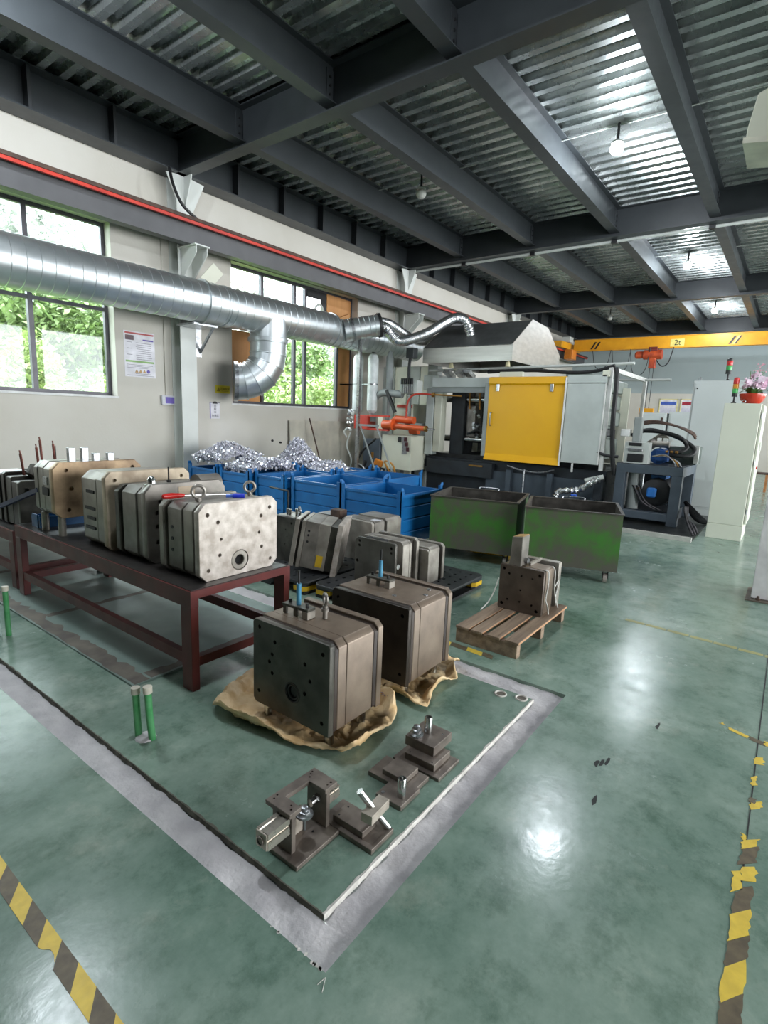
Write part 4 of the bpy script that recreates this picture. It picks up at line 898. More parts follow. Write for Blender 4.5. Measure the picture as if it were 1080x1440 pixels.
for pts in ([(3.9, 1.36, .488), (3.91, 1.338, .47), (3.915, 1.336, .36), (3.905, 1.34, .26), (3.93, 1.33, .2), (3.95, 1.325, .13)], [(4.05, 1.36, .488), (4.06, 1.34, .45), (4.07, 1.338, .32), (4.10, 1.33, .22), (4.16, 1.325, .13)], [(4.07, 1.335, .32), (4.12, 1.33, .36), (4.14, 1.33, .33), (4.1, 1.33, .25), (4.11, 1.33, .18)], [(3.86, 1.715, .36), (3.85, 1.74, .25), (3.8, 1.765, .16), (3.7, 1.775, .124)]):
    MB().tube(smooth_path(pts, 6), .005, 6).build('cord', rope, t)

# ------------------------------------------------------------ green scrap bins on castors
def bin_green():
    m = bpy.data.materials.new('worn_green_paint'); m.use_nodes = True; nt = m.node_tree; N = nt.nodes; L = nt.links; b = N['Principled BSDF']
    tc = N.new('ShaderNodeTexCoord'); n1 = N.new('ShaderNodeTexNoise'); n1.inputs['Scale'].default_value = 4.5; n1.inputs['Detail'].default_value = 9; n1.inputs['Roughness'].default_value = .68; L.new(tc.outputs['Object'], n1.inputs['Vector'])
    r = N.new('ShaderNodeValToRGB'); e = r.color_ramp.elements; e[0].position = .38; e[0].color = srgb((86, 84, 74)); e[1].position = .66; e[1].color = srgb((62, 118, 44)); k = e.new(.5); k.color = srgb((76, 98, 60))
    sp = N.new('ShaderNodeSeparateXYZ'); L.new(tc.outputs['Object'], sp.inputs[0])       # paint worn off along the lower and upper edges
    d1 = N.new('ShaderNodeMath'); d1.operation = 'SUBTRACT'; d1.inputs[1].default_value = .46; L.new(sp.outputs['Z'], d1.inputs[0])
    d2 = N.new('ShaderNodeMath'); d2.operation = 'ABSOLUTE'; L.new(d1.outputs[0], d2.inputs[0])
    d3 = N.new('ShaderNodeMath'); d3.operation = 'MULTIPLY_ADD'; d3.inputs[1].default_value = -.75; d3.inputs[2].default_value = .11; L.new(d2.outputs[0], d3.inputs[0])
    d4 = N.new('ShaderNodeMath'); d4.operation = 'ADD'; L.new(d3.outputs[0], d4.inputs[0]); L.new(n1.outputs['Fac'], d4.inputs[1])
    L.new(d4.outputs[0], r.inputs['Fac']); L.new(r.outputs['Color'], b.inputs['Base Color']); b.inputs['Roughness'].default_value = .5
    return m
green_bin = bin_green()
bin_grey = mat('scuffed_bare_steel', (88, 84, 78), .55, .2, col2=(62, 58, 54), scale=8)
def scrap_bin(label, x, y, rz, wdt, dep):
    t = thing('scrap_bin', label, 'bin', (x, y, 0), rz, 'green scrap bins on castors'); h0, h1 = .135, .715; w2 = wdt/2
    def p(nm, m, *a): return MB().box(*a).build(nm, m, t, world=False, smooth=False)
    p('bin_wall', green_bin, 0, .006, -w2, w2, h0, h1); p('bin_wall', green_bin, dep-.006, dep, -w2, w2, h0, h1)
    p('bin_wall', green_bin, .006, dep-.006, -w2, -w2+.006, h0, h1); p('bin_wall', green_bin, .006, dep-.006, w2-.006, w2, h0, h1); p('bin_floor', bin_grey, .006, dep-.006, -w2+.006, w2-.006, h0, h0+.006)
    p('inner_lining', bin_grey, .0065, .009, -w2+.006, w2-.006, h0+.01, h1-.002); p('inner_lining', bin_grey, dep-.009, dep-.0065, -w2+.006, w2-.006, h0+.01, h1-.002)
    for s in (-1, 1): MB().box(.009, dep-.009, s*(w2-.0095), s*(w2-.0065), h0+.01, h1-.002).build('inner_lining', bin_grey, t, world=False, smooth=False)
    rim = MB().box(-.012, .018, -w2-.012, w2+.012, h1, h1+.012).box(dep-.018, dep+.012, -w2-.012, w2+.012, h1, h1+.012).box(.018, dep-.018, -w2-.012, -w2+.018, h1, h1+.012).box(.018, dep-.018, w2-.018, w2+.012, h1, h1+.012)
    rim.build('rim', bin_grey, t, world=False, smooth=False)
    MB().tube(smooth_path([(dep-.003, -.12, h1+.012), (dep+.0, -.1, h1+.035), (dep, .1, h1+.035), (dep-.003, .12, h1+.012)], 5), .008, 8).build('handle', zinc, t, world=False)
    for xx in (.08, dep-.08):
        for yy in (-w2+.1, w2-.1):
            c = MB().box(xx-.03, xx+.03, yy-.028, yy-.02, .05, h0).box(xx-.03, xx+.03, yy+.02, yy+.028, .05, h0).box(xx-.04, xx+.04, yy-.04, yy+.04, h0-.008, h0).build('castor', dark_steel, t, world=False, smooth=False)
            MB().cyl((xx, yy-.019, .05), (xx, yy+.019, .05), .05, seg=20).build('wheel', mat('grey_castor_wheel', (150, 142, 134), .5), c, world=False)
    return t
scrap_bin('worn green scrap bin beside the blue stillages', 5.295, 2.725, R(14.7), .97, .86)
scrap_bin('worn green scrap bin nearest the white cabinet', 5.425, 1.665, R(18), .93, .84)
yb = at_base(MB().obox((5.85, 2.75, .055), (.3, .4, .07), (0, 0, R(14)), bev=.01).build('yellow_crate', yel_pl, smooth=False)); tag(yb, 'low yellow crate half hidden under the left green bin', 'crate')

# ------------------------------------------------------------ blue stillages with metal chips
blue = mat('blue_stillage_paint', (22, 108, 172), .4, col2=(16, 92, 152), scale=4, rvar=.1)
def stillage(label, x0, x1, y0, y1, h=.7):
    t = thing('blue_stillage', label, 'stillage', ((x0+x1)/2, (y0+y1)/2, 0), 0, 'blue steel stillages by the wall')
    def prof(a, s):   # ribbed wall section: offset, height
        pts = [(0, .1)]
        for z in (.25, .4, .55): pts += [(0, z-.012), (.012, z-.004), (.012, z+.004), (0, z+.012)]
        pts += [(0, h-.03), (-.012, h-.03), (-.012, h), (.02, h)]
        return [(a+s*d, z) for d, z in pts]+[(a+s*.02, .1)]
    MB().prism(prof(x0, 1), 'y', y0+.02, y1-.02).build('bin_wall', blue, t, smooth=False); MB().prism(prof(x1, -1), 'y', y0+.02, y1-.02).build('bin_wall', blue, t, smooth=False)
    MB().prism(prof(y0, 1), 'x', x0+.02, x1-.02).build('bin_wall', blue, t, smooth=False); MB().prism(prof(y1, -1), 'x', x0+.02, x1-.02).build('bin_wall', blue, t, smooth=False)
    MB().box(x0+.02, x1-.02, y0+.02, y1-.02, .09, .1).build('bottom', blue, t, smooth=False)
    for x in (x0, x1):
        for y in (y0, y1):
            sx = 1 if x == x0 else -1; sy = 1 if y == y0 else -1
            po_ = MB().box(x-sx*.018, x+sx*.045, y-sy*.018, y-sy*.006, 0, h+.045).box(x-sx*.018, x-sx*.006, y-sy*.018, y+sy*.045, 0, h+.045).prism([(x-sx*.018, h+.04), (x+sx*.045, h+.04), (x+sx*.02, h+.085), (x-sx*.018, h+.085)], 'y', y-sy*.018, y-sy*.006)
            po_.build('corner_post', blue, t, smooth=False)
            MB().box(x-sx*.018, x+sx*.06, y-sy*.018, y+sy*.06, 0, .012).build('foot_plate', blue, t, smooth=False)
    return t
ST = [(4.98, 5.86, 3.48, 4.36, 'bright blue steel stillage next to the green bins'), (5.04, 6.0, 4.46, 5.32, 'blue steel stillage second from the green bins'), (4.98, 5.92, 5.42, 6.00, 'blue steel stillage third from the green bins'),
      (4.9, 5.86, 6.06, 6.70, 'blue steel stillage full of chips, nearer the sheet panel'), (4.86, 5.82, 6.76, 7.42, 'blue steel stillage full of chips, nearest the wall'), (6.1, 6.95, 5.5, 6.35, 'blue steel stillage in the rear row before the sheet panel'), (6.1, 6.95, 6.45, 7.3, 'blue steel stillage in the rear row heaped with chips'), (6.1, 6.95, 4.5, 5.36, 'blue steel stillage in the rear row nearest the machine')]
for a in ST: stillage(a[4], *a[:4])
chip_m = mat('bright_aluminium_chip', (252, 252, 255), .22, .55, col2=(226, 226, 240), scale=30)
def chips(label, x0, x1, y0, y1, hf, n, seed):
    rnd = random.Random(seed); b = MB()
    # heap core
    NX = 14; g = {}
    for i in range(NX+1):
        for j in range(NX+1):
            x = x0+(x1-x0)*i/NX; y = y0+(y1-y0)*j/NX; g[i, j] = b.bm.verts.new((x, y, max(.5, hf((i/NX), (j/NX))-.04+rnd.uniform(-.03, .03))))
    for i in range(NX):
        for j in range(NX): b.bm.faces.new((g[i, j], g[i+1, j], g[i+1, j+1], g[i, j+1]))
    for _ in range(n):
        u, v = rnd.random(), rnd.random(); h = hf(u, v); c = Vector((x0+(x1-x0)*u, y0+(y1-y0)*v, max(.55, h-.1*rnd.random()**2+.03*rnd.random())))
        from mathutils import Euler
        q = Euler((rnd.uniform(0, 6.3), rnd.uniform(0, 6.3), rnd.uniform(0, 6.3))).to_matrix(); s = rnd.uniform(.01, .03)
        pr_ = [(-1, -.5, 0), (0, -.6, .5), (1, -.4, 0), (1.1, .5, .2), (0, .5, .7), (-1, .6, .1)]
        V = [b.bm.verts.new(c+q @ (Vector(p)*s)) for p in pr_]; b.bm.faces.new((V[0], V[1], V[4], V[5])); b.bm.faces.new((V[1], V[2], V[3], V[4]))
    o = b.build('metal_chips', chip_m, smooth=False); tag(o, label, 'metal chips', kind='stuff'); return at_base(o)
bell = lambda u, c, w_: math.exp(-((u-c)/w_)**2)
chips('heap of shiny aluminium chips in the stillage nearer the sheet panel', 4.93, 5.83, 6.09, 6.67, lambda u, v: .74+.14*bell(u, .5, .4)*(.7+.3*math.sin(v*9)), 2600, 3)
chips('heap of shiny aluminium chips in the stillage nearest the wall', 4.89, 5.79, 6.79, 7.39, lambda u, v: .82+.22*bell(u, .5, .45)*bell(v, .5, .6)+.03*math.sin(v*14), 3000, 5)
chips('tall crest of shiny aluminium chips in the rear row stillage', 6.13, 6.92, 6.48, 7.27, lambda u, v: .72+.42*bell(u, .5, .35)*bell(v, .35, .3), 3000, 8)
chips('sparse shiny aluminium chips in the rear stillage before the sheet panel', 6.13, 6.92, 5.53, 6.32, lambda u, v: .62+.16*bell(v, .8, .3), 1600, 9)
# ------------------------------------------------------------ die casting machine
mgrey = mat('machine_pale_grey', (190, 196, 192), .45, col2=(180, 186, 182), scale=4)
mgrey2 = mat('machine_mid_grey', (150, 156, 154), .45, col2=(138, 144, 142), scale=5)
mdark = mat('machine_dark_bed', (40, 46, 52), .5, col2=(28, 32, 37), scale=5)
slate = mat('slate_blue_paint', (76, 86, 96), .45, col2=(66, 75, 84), scale=5)
door_yel = mat('machine_yellow_paint', (242, 182, 8), .4, col2=(238, 176, 6), scale=2)
edge_white = mat('white_edge_trim', (230, 230, 226), .4)
brass = mat('brass_fitting', (176, 130, 66), .35, .8)
amber = mat('amber_hose', (206, 142, 56), .4)
MB().box(8.5, 8.58, .95, 8.05, 0, .06).build('machine_curb', mat('pale_concrete_curb', (186, 186, 178), .7, col2=(164, 164, 158), scale=8), floor, smooth=False)
MB().box(8.58, 12.6, .95, 8.05, .0005, .012).build('oil_pan', mat('oily_dark_pan', (50, 52, 50), .35, col2=(32, 34, 34), scale=4), floor, smooth=False)
mc = thing('die_casting_machine', 'large die casting machine with yellow sliding door', 'machine', (10.6, 4.4, .012))
def mp(nm, m, *a, bev=0, parent=None): return MB().box(*a, bev=bev).build(nm, m, parent or mc, smooth=False)
mp('bed', mdark, 9.8, 11.6, 2.5, 6.7, .012, .55, bev=.01)
mp('bed_side', slate, 9.7, 9.8, 2.5, 4.75, .1, .60)
for yy in (2.6, 3.4, 4.2): mp('bed_rib', slate, 9.62, 9.7, yy, yy+.1, .012, .66)
mp('bed_top', mdark, 9.75, 11.6, 2.5, 6.7, .55, .78); mp('slide_way', dark_steel, 9.85, 10.05, 2.6, 6.5, .78, .86)
mp('bed_ledge', mdark, 9.62, 9.75, 4.6, 6.1, .45, .74); mp('brown_strip', brass, 9.6, 9.62, 4.8, 5.1, .66, .69)
mp('fixed_platen', mdark, 9.9, 11.5, 5.42, 5.75, .78, 2.2, bev=.02)
mp('moving_platen', mgrey2, 9.9, 11.5, 3.6, 4.0, .78, 2.25, bev=.02)
for (a, b_, c, d, m_) in ((5.99, 6.17, .82, 2.18, mgrey), (5.80, 5.97, .89, 2.10, cream)): mp('platen_cover', m_, 9.6, 9.8, a, b_, c, d, bev=.008)
for zz in (1.97, 1.17):
    for xx in (10.0, 11.4): MB().cyl((xx, 3.0, zz), (xx, 6.0, zz), .065, seg=24).build('tie_bar', chrome, mc)
# die and hoses seen in the opening
die = mp('die_half', st_mid, 9.98, 10.24, 5.22, 5.42, 1.2, 1.85, bev=.01)
for k in range(16): MB().obox((9.97, 5.12+.12*random.random(), 1.2+.55*random.random()), (.06, .05, .05), (random.random(), random.random(), 0)).build('die_fitting', [zinc, black, pale_grey][k % 3], die, smooth=False)
for yy in (5.36, 5.13): MB().tube(smooth_path([(9.95, yy, 2.2), (9.93, yy-.01, 2.0), (9.93, yy-.03, 1.78)], 5), .018, 8).build('amber_hose', amber, mc)
MB().tube(smooth_path([(9.93, 5.35, 1.28), (9.93, 5.1, 1.36), (9.93, 4.92, 1.24)], 5), .025, 8).build('spray_arm', black, mc)
for k, (a, b_) in enumerate(((10.3, 10.52), (10.56, 10.64), (10.7, 10.98), (11.06, 11.14), (11.2, 11.46))): mp('platen_face', [cream, mgrey2, edge_white, mdark, cream][k], a, b_, 5.40, 5.419, .9, 2.18)
mp('guard_sheet', cream, 11.62, 11.66, 2.7, 5.4, .8, 2.3); mp('rear_post', mgrey2, 11.5, 11.56, 5.03, 5.07, .8, 2.25)
# header, sliding door, fixed panel
mp('header_beam', mgrey, 9.52, 9.6, 2.58, 6.0, 2.19, 2.37, bev=.004); mp('header_track', mgrey2, 9.54, 9.7, 2.58, 6.02, 2.09, 2.19); mp('header_box', cream, 9.45, 9.52, 4.05, 4.5, 2.37, 2.46, bev=.004); mp('header_box', cream, 9.45, 9.52, 2.55, 2.66, 2.36, 2.46, bev=.004)
d = MB(); d.prism([(9.44, 2.37), (9.40, 2.36), (9.40, 2.25), (9.43, 2.22), (9.43, .96), (9.38, .84), (9.40, .83), (9.455, .96), (9.455, 2.37)], 'y', 3.24, 4.68)
door = d.build('sliding_door', door_yel, mc, smooth=False)
mp('door_edge', mgrey2, 9.42, 9.50, 4.682, 4.76, .9, 2.26)
for yy in (4.5, 3.48):
    MB().box(9.405, 9.43, yy-.03, yy+.03, 2.11, 2.24, bev=.004).build('latch', zinc, door, smooth=False)
MB().tube(smooth_path([(9.43, 4.60, 1.72), (9.385, 4.60, 1.70), (9.385, 4.60, 1.50), (9.43, 4.60, 1.48)], 5), .012, 8).build('handle', zinc, door)
mp('door_end_trim', edge_white, 9.385, 9.45, 3.228, 3.239, .83, 2.35)
pn = mp('fixed_panel', mgrey, 9.46, 9.49, 2.60, 3.225, .90, 2.25, bev=.003); mp('panel_edge', edge_white, 9.455, 9.495, 2.582, 2.598, .90, 2.30)
mp('panel_header', mgrey, 9.45, 9.5, 2.58, 3.225, 2.26, 2.39, bev=.004); mp('prop', edge_white, 9.47, 9.49, 3.0, 3.03, .74, .9)
# end frame and toggle housing
tog = mat('toggle_grey_green', (136, 146, 140), .45, col2=(120, 130, 124), scale=5)
mp('end_post', edge_white, 9.52, 9.58, 2.52, 2.58, .8, 2.52); mp('end_post', edge_white, 12.05, 12.12, 2.52, 2.58, .8, 2.52); mp('end_header', edge_white, 9.58, 12.05, 2.52, 2.58, 2.45, 2.52)
mp('toggle_back', tog, 9.85, 12.0, 2.95, 3.4, .9, 2.44)
for i, (z0, z1, yy, m_) in enumerate(((.95, 1.3, 2.84, tog), (1.34, 1.5, 2.9, mdark), (1.55, 1.82, 2.84, tog), (1.86, 2.14, 2.86, tog), (2.18, 2.42, 2.84, tog))): mp('toggle_casting', m_, 9.85, 11.95, yy, 3.4, z0, z1, bev=.02)
for xx in (11.0, 11.7): MB().cyl((xx, 2.845, 2.0), (xx, 2.86, 2.0), .1, seg=24).build('hand_hole_cover', cream, mc)
MB().cyl((9.7, 6.2, 2.53), (9.7, 2.24, 2.585), .025, seg=12).build('cable_rail', pale_grey, mc); MB().cyl((11.9, 3.5, 2.48), (11.9, 2.05, 2.48), .025, seg=12).build('cable_rail', pale_grey, mc)
MB().tube(smooth_path([(9.56, 4.8, 2.47), (9.56, 4.0, 2.49), (9.56, 3.2, 2.44), (9.56, 2.8, 2.46), (9.54, 2.5, 2.54)]), .03, 8).build('cable_bundle', black, mc)
MB().tube(smooth_path([(9.5, 2.47, 2.5), (9.47, 2.43, 2.3), (9.48, 2.42, 1.6), (9.5, 2.36, 1.0), (9.55, 2.32, .75)]), .038, 10).build('black_hose', black, mc)
MB().tube(smooth_path([(9.5, 2.9, 1.2), (9.48, 2.5, 1.08), (9.5, 2.28, 1.06)]), .025, 8).build('black_hose', black, mc)
MB().cyl((9.3, 2.72, .63), (9.36, 2.44, .72), .04, seg=12).build('grey_pipe', pale_grey, mc)
MB().box(9.5, 9.7, 2.5, 2.62, .3, .7).build('pump_block', mdark, mc, smooth=False)
for xx, yy in ((9.55, 3.75),): MB().tube(smooth_path([(xx, yy+.5, .74), (xx, yy+.2, .68), (xx, yy-.15, .67), (xx, yy-.4, .74)], 5), .014, 8).build('steel_hose', zinc, mc)
MB().cyl((9.52, 3.9, .2), (9.52, 3.9, .7), .02, seg=10).build('steel_hose', zinc, mc)

# foil wrapped pipe and blue tap in front of the bed
fp = thing('lagged_pipe', 'crinkled foil lagged pipe below the grey machine panel', 'pipe', (9.3, 2.8, .3))
MB().tube(smooth_path([(9.3, 3.2, .3), (9.3, 3.14, .40), (9.3, 2.95, .44), (9.3, 2.8, .47), (9.3, 2.6, .62), (9.34, 2.5, .68)]), .055, 12, rfun=lambda u: .055+.012*math.sin(u*60)).build('lagging', foil, fp)
MB().cyl((9.3, 3.2, .05), (9.3, 3.2, .35), .03, seg=10).build('standpipe', zinc, fp); MB().obox((9.24, 2.86, .36), (.06, .1, .06), (0, 0, .3), bev=.008).build('tap', mat('blue_tap', (30, 90, 200), .4), fp)

# ------------------------------------------------------------ fume hood
stain = mat('brushed_stainless', (196, 194, 188), .34, .85, col2=(180, 178, 172), scale=5, stretch=(1, .2, 3))
hd = thing('fume_hood', 'stainless fume hood with gabled end above the machine', 'hood', (10.6, 5.2, 2.62))
MB().box(9.45, 9.47, 4.30, 6.20, 2.66, 2.95).box(11.86, 11.88, 4.30, 6.20, 2.66, 2.98).box(9.47, 11.86, 6.18, 6.20, 2.66, 2.95).build('skirt', stain, hd, smooth=False)
MB().prism([(9.45, 2.955), (10.26, 3.49), (11.09, 3.45), (11.88, 2.985), (11.88, 2.97), (11.09, 3.435), (10.26, 3.475), (9.45, 2.94)], 'y', 4.30, 6.2).build('canopy', mat('shaded_stainless', (120, 122, 122), .4, .7, scale=4), hd, smooth=False)  # darker copy of the stainless, the slope's shade put into its colour
MB().prism([(9.45, 2.66), (11.88, 2.66), (11.88, 2.99), (11.09, 3.46), (10.26, 3.5), (9.45, 2.96)], 'y', 4.28, 4.298).build('gable_end', stain, hd, smooth=False)
MB().prism([(9.45, 2.66), (11.88, 2.66), (11.88, 2.99), (11.09, 3.46), (10.26, 3.5), (9.45, 2.96)], 'y', 6.2, 6.215).build('gable_end', stain, hd, smooth=False)
for yy in (5.6, 4.4): MB().cyl((9.55, yy, 2.56), (9.55, yy, 2.66), .05, .03, seg=12).build('roller_foot', mat('ivory_roller', (214, 206, 166), .5), hd)
for yy in (5.75, 5.5, 5.3): MB().obox((9.75, yy, 2.46), (.3, .16, .08), (.2, .3, .1)).build('foil_wrap', foil, hd, smooth=False)

# ------------------------------------------------------------ extraction robot beside the machine
robot_red = mat('robot_red_paint', (190, 62, 44), .42, col2=(170, 50, 36), scale=5); robot_or = mat('robot_orange_paint', (226, 98, 44), .4, col2=(208, 84, 36), scale=5)
rb = thing('extraction_robot', 'red and orange ladling robot arm beside the machine opening', 'robot', (9.2, 6.9, .012))
mp('pedestal', mgrey2, 9.76, 10.0, 6.2, 6.5, .012, 1.45, bev=.01, parent=rb); mp('bracket', mgrey2, 9.2, 9.8, 6.28, 6.42, 1.38, 1.45, parent=rb)
mp('gear_box', robot_red, 9.0, 9.3, 7.24, 7.62, 1.28, 1.58, bev=.01, parent=rb); mp('arm_link', robot_red, 9.02, 9.08, 6.7, 7.26, 1.55, 1.59, parent=rb); mp('arm_link', robot_red, 9.02, 9.08, 6.7, 7.26, 1.27, 1.31, parent=rb)
mp('arm_end', cream, 9.02, 9.1, 6.86, 6.98, 1.31, 1.55, parent=rb)
MB().cyl((9.05, 6.85, 1.40), (9.05, 6.62, 1.40), .09, seg=20).cyl((9.05, 6.62, 1.41), (9.05, 6.58, 1.41), .12, seg=20).build('rotary_joint', robot_or, rb)
MB().cyl((9.05, 6.58, 1.38), (9.05, 5.82, 1.36), .055, .05, seg=20).build('boom', robot_or, rb); MB().cyl((9.05, 5.82, 1.36), (9.05, 5.78, 1.36), .06, seg=20).build('boom_collar', brass, rb); MB().cyl((9.05, 5.78, 1.36), (9.05, 5.6, 1.35), .018, seg=12).build('ladle_spindle', chrome, rb)
MB().cyl((9.15, 6.62, 1.52), (9.15, 6.15, 1.51), .075, seg=20).cyl((9.15, 6.66, 1.52), (9.15, 6.62, 1.52), .05, seg=20).build('motor', robot_or, rb); MB().cyl((9.25, 6.3, 1.30), (9.25, 6.1, 1.3), .07, seg=20).build('motor', robot_or, rb)
for k in range(18): MB().obox((8.98+.05*random.random(), 7.62+.16*random.random(), 1.18+.5*random.random()), (.05, .06, .05), (random.random(), 0, random.random()), bev=.006).build('valve_fitting', [zinc, pale_grey, chrome][k % 3], rb, smooth=False)
MB().tube(smooth_path([(9.0, 7.7, 1.2), (8.98, 7.78, .9), (9.0, 7.66, .6), (9.0, 7.72, .3)]), .018, 8).tube(smooth_path([(9.0, 7.78, 1.3), (8.95, 7.84, 1.2), (9.0, 7.8, 1.08)]), .02, 8).build('hose', pale_grey, rb)
MB().tube(smooth_path([(9.0, 7.0, 1.1), (8.98, 7.35, .8), (8.98, 7.45, .55), (9.0, 7.3, .42)]), .025, 8).build('hose', black, rb)
MB().tube(smooth_path([(9.1, 6.32, 1.55), (9.1, 6.3, 1.85), (9.12, 6.2, 2.0), (9.2, 6.05, 2.04), (9.3, 5.86, 2.03)]), .02, 8).build('red_pipe', robot_red, rb)
MB().cyl((9.3, 5.86, 2.03), (9.32, 5.80, 2.03), .05, seg=6).build('nut', brass, rb); MB().cyl((9.32, 5.80, 2.03), (9.6, 5.35, 2.02), .016, seg=8).build('spray_lance', brass, rb)
mp('valve_bank', pale_grey, 9.15, 9.35, 6.12, 6.55, 2.04, 2.30, bev=.006, parent=rb)
for k in range(6): mp('valve', black, 9.12, 9.15, 6.22+.05*k, 6.25+.05*k, 2.22, 2.34, parent=rb); mp('valve_rib', zinc, 9.13, 9.15, 6.22+.05*k, 6.24+.05*k, 2.05, 2.21, parent=rb)
mp('bank_post', zinc, 9.22, 9.28, 6.33, 6.39, 1.3, 2.04, parent=rb)
MB().tube(smooth_path([(9.2, 6.36, 2.3), (9.25, 6.40, 2.6), (9.25, 6.38, 2.75)]), .03, 8).build('cable', black, rb); mp('junction_box', mat('dark_grey_box', (52, 56, 58), .4), 9.2, 9.36, 6.28, 6.46, 2.74, 2.94, bev=.006, parent=rb)
MB().tube([(9.15, 7.22, 1.45), (9.15, 7.22, 1.85), (9.15, 7.12, 2.0), (9.15, 6.95, 2.06), (9.2, 6.5, 2.02)], .075, 12).build('support_arm', mgrey2, rb)
MB().obox((9.1, 6.72, 1.88), (.05, .06, .5), (R(-28), 0, 0)).build('slide', black, rb, smooth=False)
cbx = thing('control_box', 'cream steel control box hanging below the orange robot arm', 'control box', (9.4, 6.6, .48))
MB().box(9.15, 9.72, 6.2, 6.95, .48, 1.19, bev=.006).build('case', cream, cbx, smooth=False)
MB().box(9.143, 9.15, 6.30, 6.42, .82, 1.16).build('valve_strip', zinc, cbx, smooth=False)
for k in range(3):
    MB().box(9.12, 9.143, 6.30-.03*k, 6.36-.03*k, 1.08-.1*k, 1.16-.1*k).build('relay', mat('maroon_relay', (70, 26, 32), .4), cbx, smooth=False)
MB().box(9.12, 9.143, 6.44, 6.52, 1.06, 1.16).build('relay', black, cbx, smooth=False)
MB().box(9.3, 9.36, 6.5, 6.56, .012, .48).build('stand_post', zinc, cbx, smooth=False)
gb = thing('switch_cabinet', 'slate grey switch cabinet beside the cream control box', 'cabinet', (9.3, 7.2, .40)); MB().box(9.1, 9.6, 6.97, 7.42, .40, 1.08, bev=.006).build('case', slate, gb, smooth=False); MB().box(9.09, 9.1, 7.12, 7.18, .68, .80).build('switch', brass, gb, smooth=False)
MB().box(9.12, 9.5, 7.1, 7.4, .98, 1.0).build('shelf', cream, gb, smooth=False); MB().box(9.3, 9.4, 7.15, 7.25, .012, .40).build('stand', mdark, gb, smooth=False)
# post, diagonal stays and accumulators
pk = thing('duct_post', 'tall galvanised post with two diagonal stays under the branch duct', 'post', (8.43, 7.03, 0))
MB().box(8.40, 8.46, 7.0, 7.06, 0, 3.03).build('upright', zinc, pk, smooth=False); MB().box(8.41, 8.45, 6.5, 7.0, 1.36, 1.40).build('cross_bar', mgrey2, pk, smooth=False)
MB().tube([(8.43, 6.97, 1.38), (8.43, 6.3, .0)], .017, 8).build('stay', mgrey2, pk); MB().tube([(8.43, 6.55, 1.38), (8.43, 5.88, .0)], .017, 8).build('stay', mgrey2, pk)
for yc, lab in ((7.60, 'left white upright gas cylinder by the boarded window'), (7.195, 'right white upright gas cylinder by the boarded window')):
    a = thing('gas_cylinder', lab, 'cylinder', (9.08, yc, 1.62), 0, 'white gas cylinders')
    MB().lathe([(.05, 1.62), (.105, 1.68), (.11, 1.74), (.11, 2.74), (.085, 2.81), (.03, 2.84)], (9.08, yc, 0), seg=28).build('shell', mat('white_cylinder_paint', (222, 228, 226), .35), a)
    MB().cyl((9.08, yc, 2.83), (9.08, yc, 2.865), .02, seg=10).box(9.04, 9.12, yc-.02, yc+.02, 2.855, 2.87).build('valve', dark_steel, a); MB().cyl((9.08, yc, 2.2), (9.08, yc, 2.23), .114, seg=28).build('strap', zinc, a); MB().box(9.06, 9.1, yc, YW-.002, 2.2, 2.23).build('bracket', zinc, a, smooth=False)
a = thing('pressure_vessel', 'slim grey pressure vessel right of the gas cylinders', 'vessel', (9.3, 6.95, .0)); MB().lathe([(.03, 1.95), (.07, 2.02), (.08, 2.1), (.08, 2.78), (.03, 2.9)], (9.3, 6.93, 0), seg=20).build('shell', mgrey2, a); MB().cyl((9.3, 6.93, .012), (9.3, 6.93, 1.96), .03, seg=10).build('stem', mgrey2, a)
a = thing('guard_panel', 'pale grey guard panels standing behind the robot', 'guard', (10.4, 7.2, .012))
for k, yy in enumerate((6.55, 6.9, 7.25, 7.6)): MB().box(10.4, 10.46, yy, yy+.33, .012, 2.7, bev=.006).build('panel', [cream, mgrey, cream, mgrey][k], a, smooth=False)
MB().box(10.1, 10.3, 6.25, 6.5, .012, 3.05, bev=.01).build('upright', mgrey, a, smooth=False); MB().box(9.8, 10.4, 6.0, 6.4, 2.15, 2.45, bev=.01).build('header', mgrey, a, smooth=False)
a = thing('holding_furnace', 'pale holding furnace with red band behind the robot', 'furnace', (9.9, 6.8, .012)); MB().box(9.75, 10.3, 6.6, 7.05, .012, 1.85, bev=.01).build('body', cream, a, smooth=False); MB().box(9.74, 9.75, 6.62, 7.03, 1.76, 1.83).build('red_band', robot_red, a, smooth=False)
for yy in (6.75, 6.88): MB().box(9.735, 9.75, yy, yy+.05, 1.5, 1.58).build('gauge', slate, a, smooth=False)
# hoses and scrap at the foot of the robot
lit = thing('hose_tangle', 'tangle of hoses and clear tubing on the floor by the blue stillages', 'hoses', (8.9, 7.2, .012))
for k in range(10):
    y0 = 6.3+1.2*random.random(); MB().tube(smooth_path([(8.75+.2*random.random(), y0+random.uniform(-.2, .2), .05+.6*random.random()) for _ in range(4)], 6), .018, 6).build('hose', [black, zinc, amber, pale_grey][k % 4], lit)
MB().obox((8.8, 6.75, .62), (.06, .2, .14), (.3, 0, .2), bev=.02).build('orange_fitting', mat('orange_plastic', (206, 124, 40), .4), lit, smooth=False)

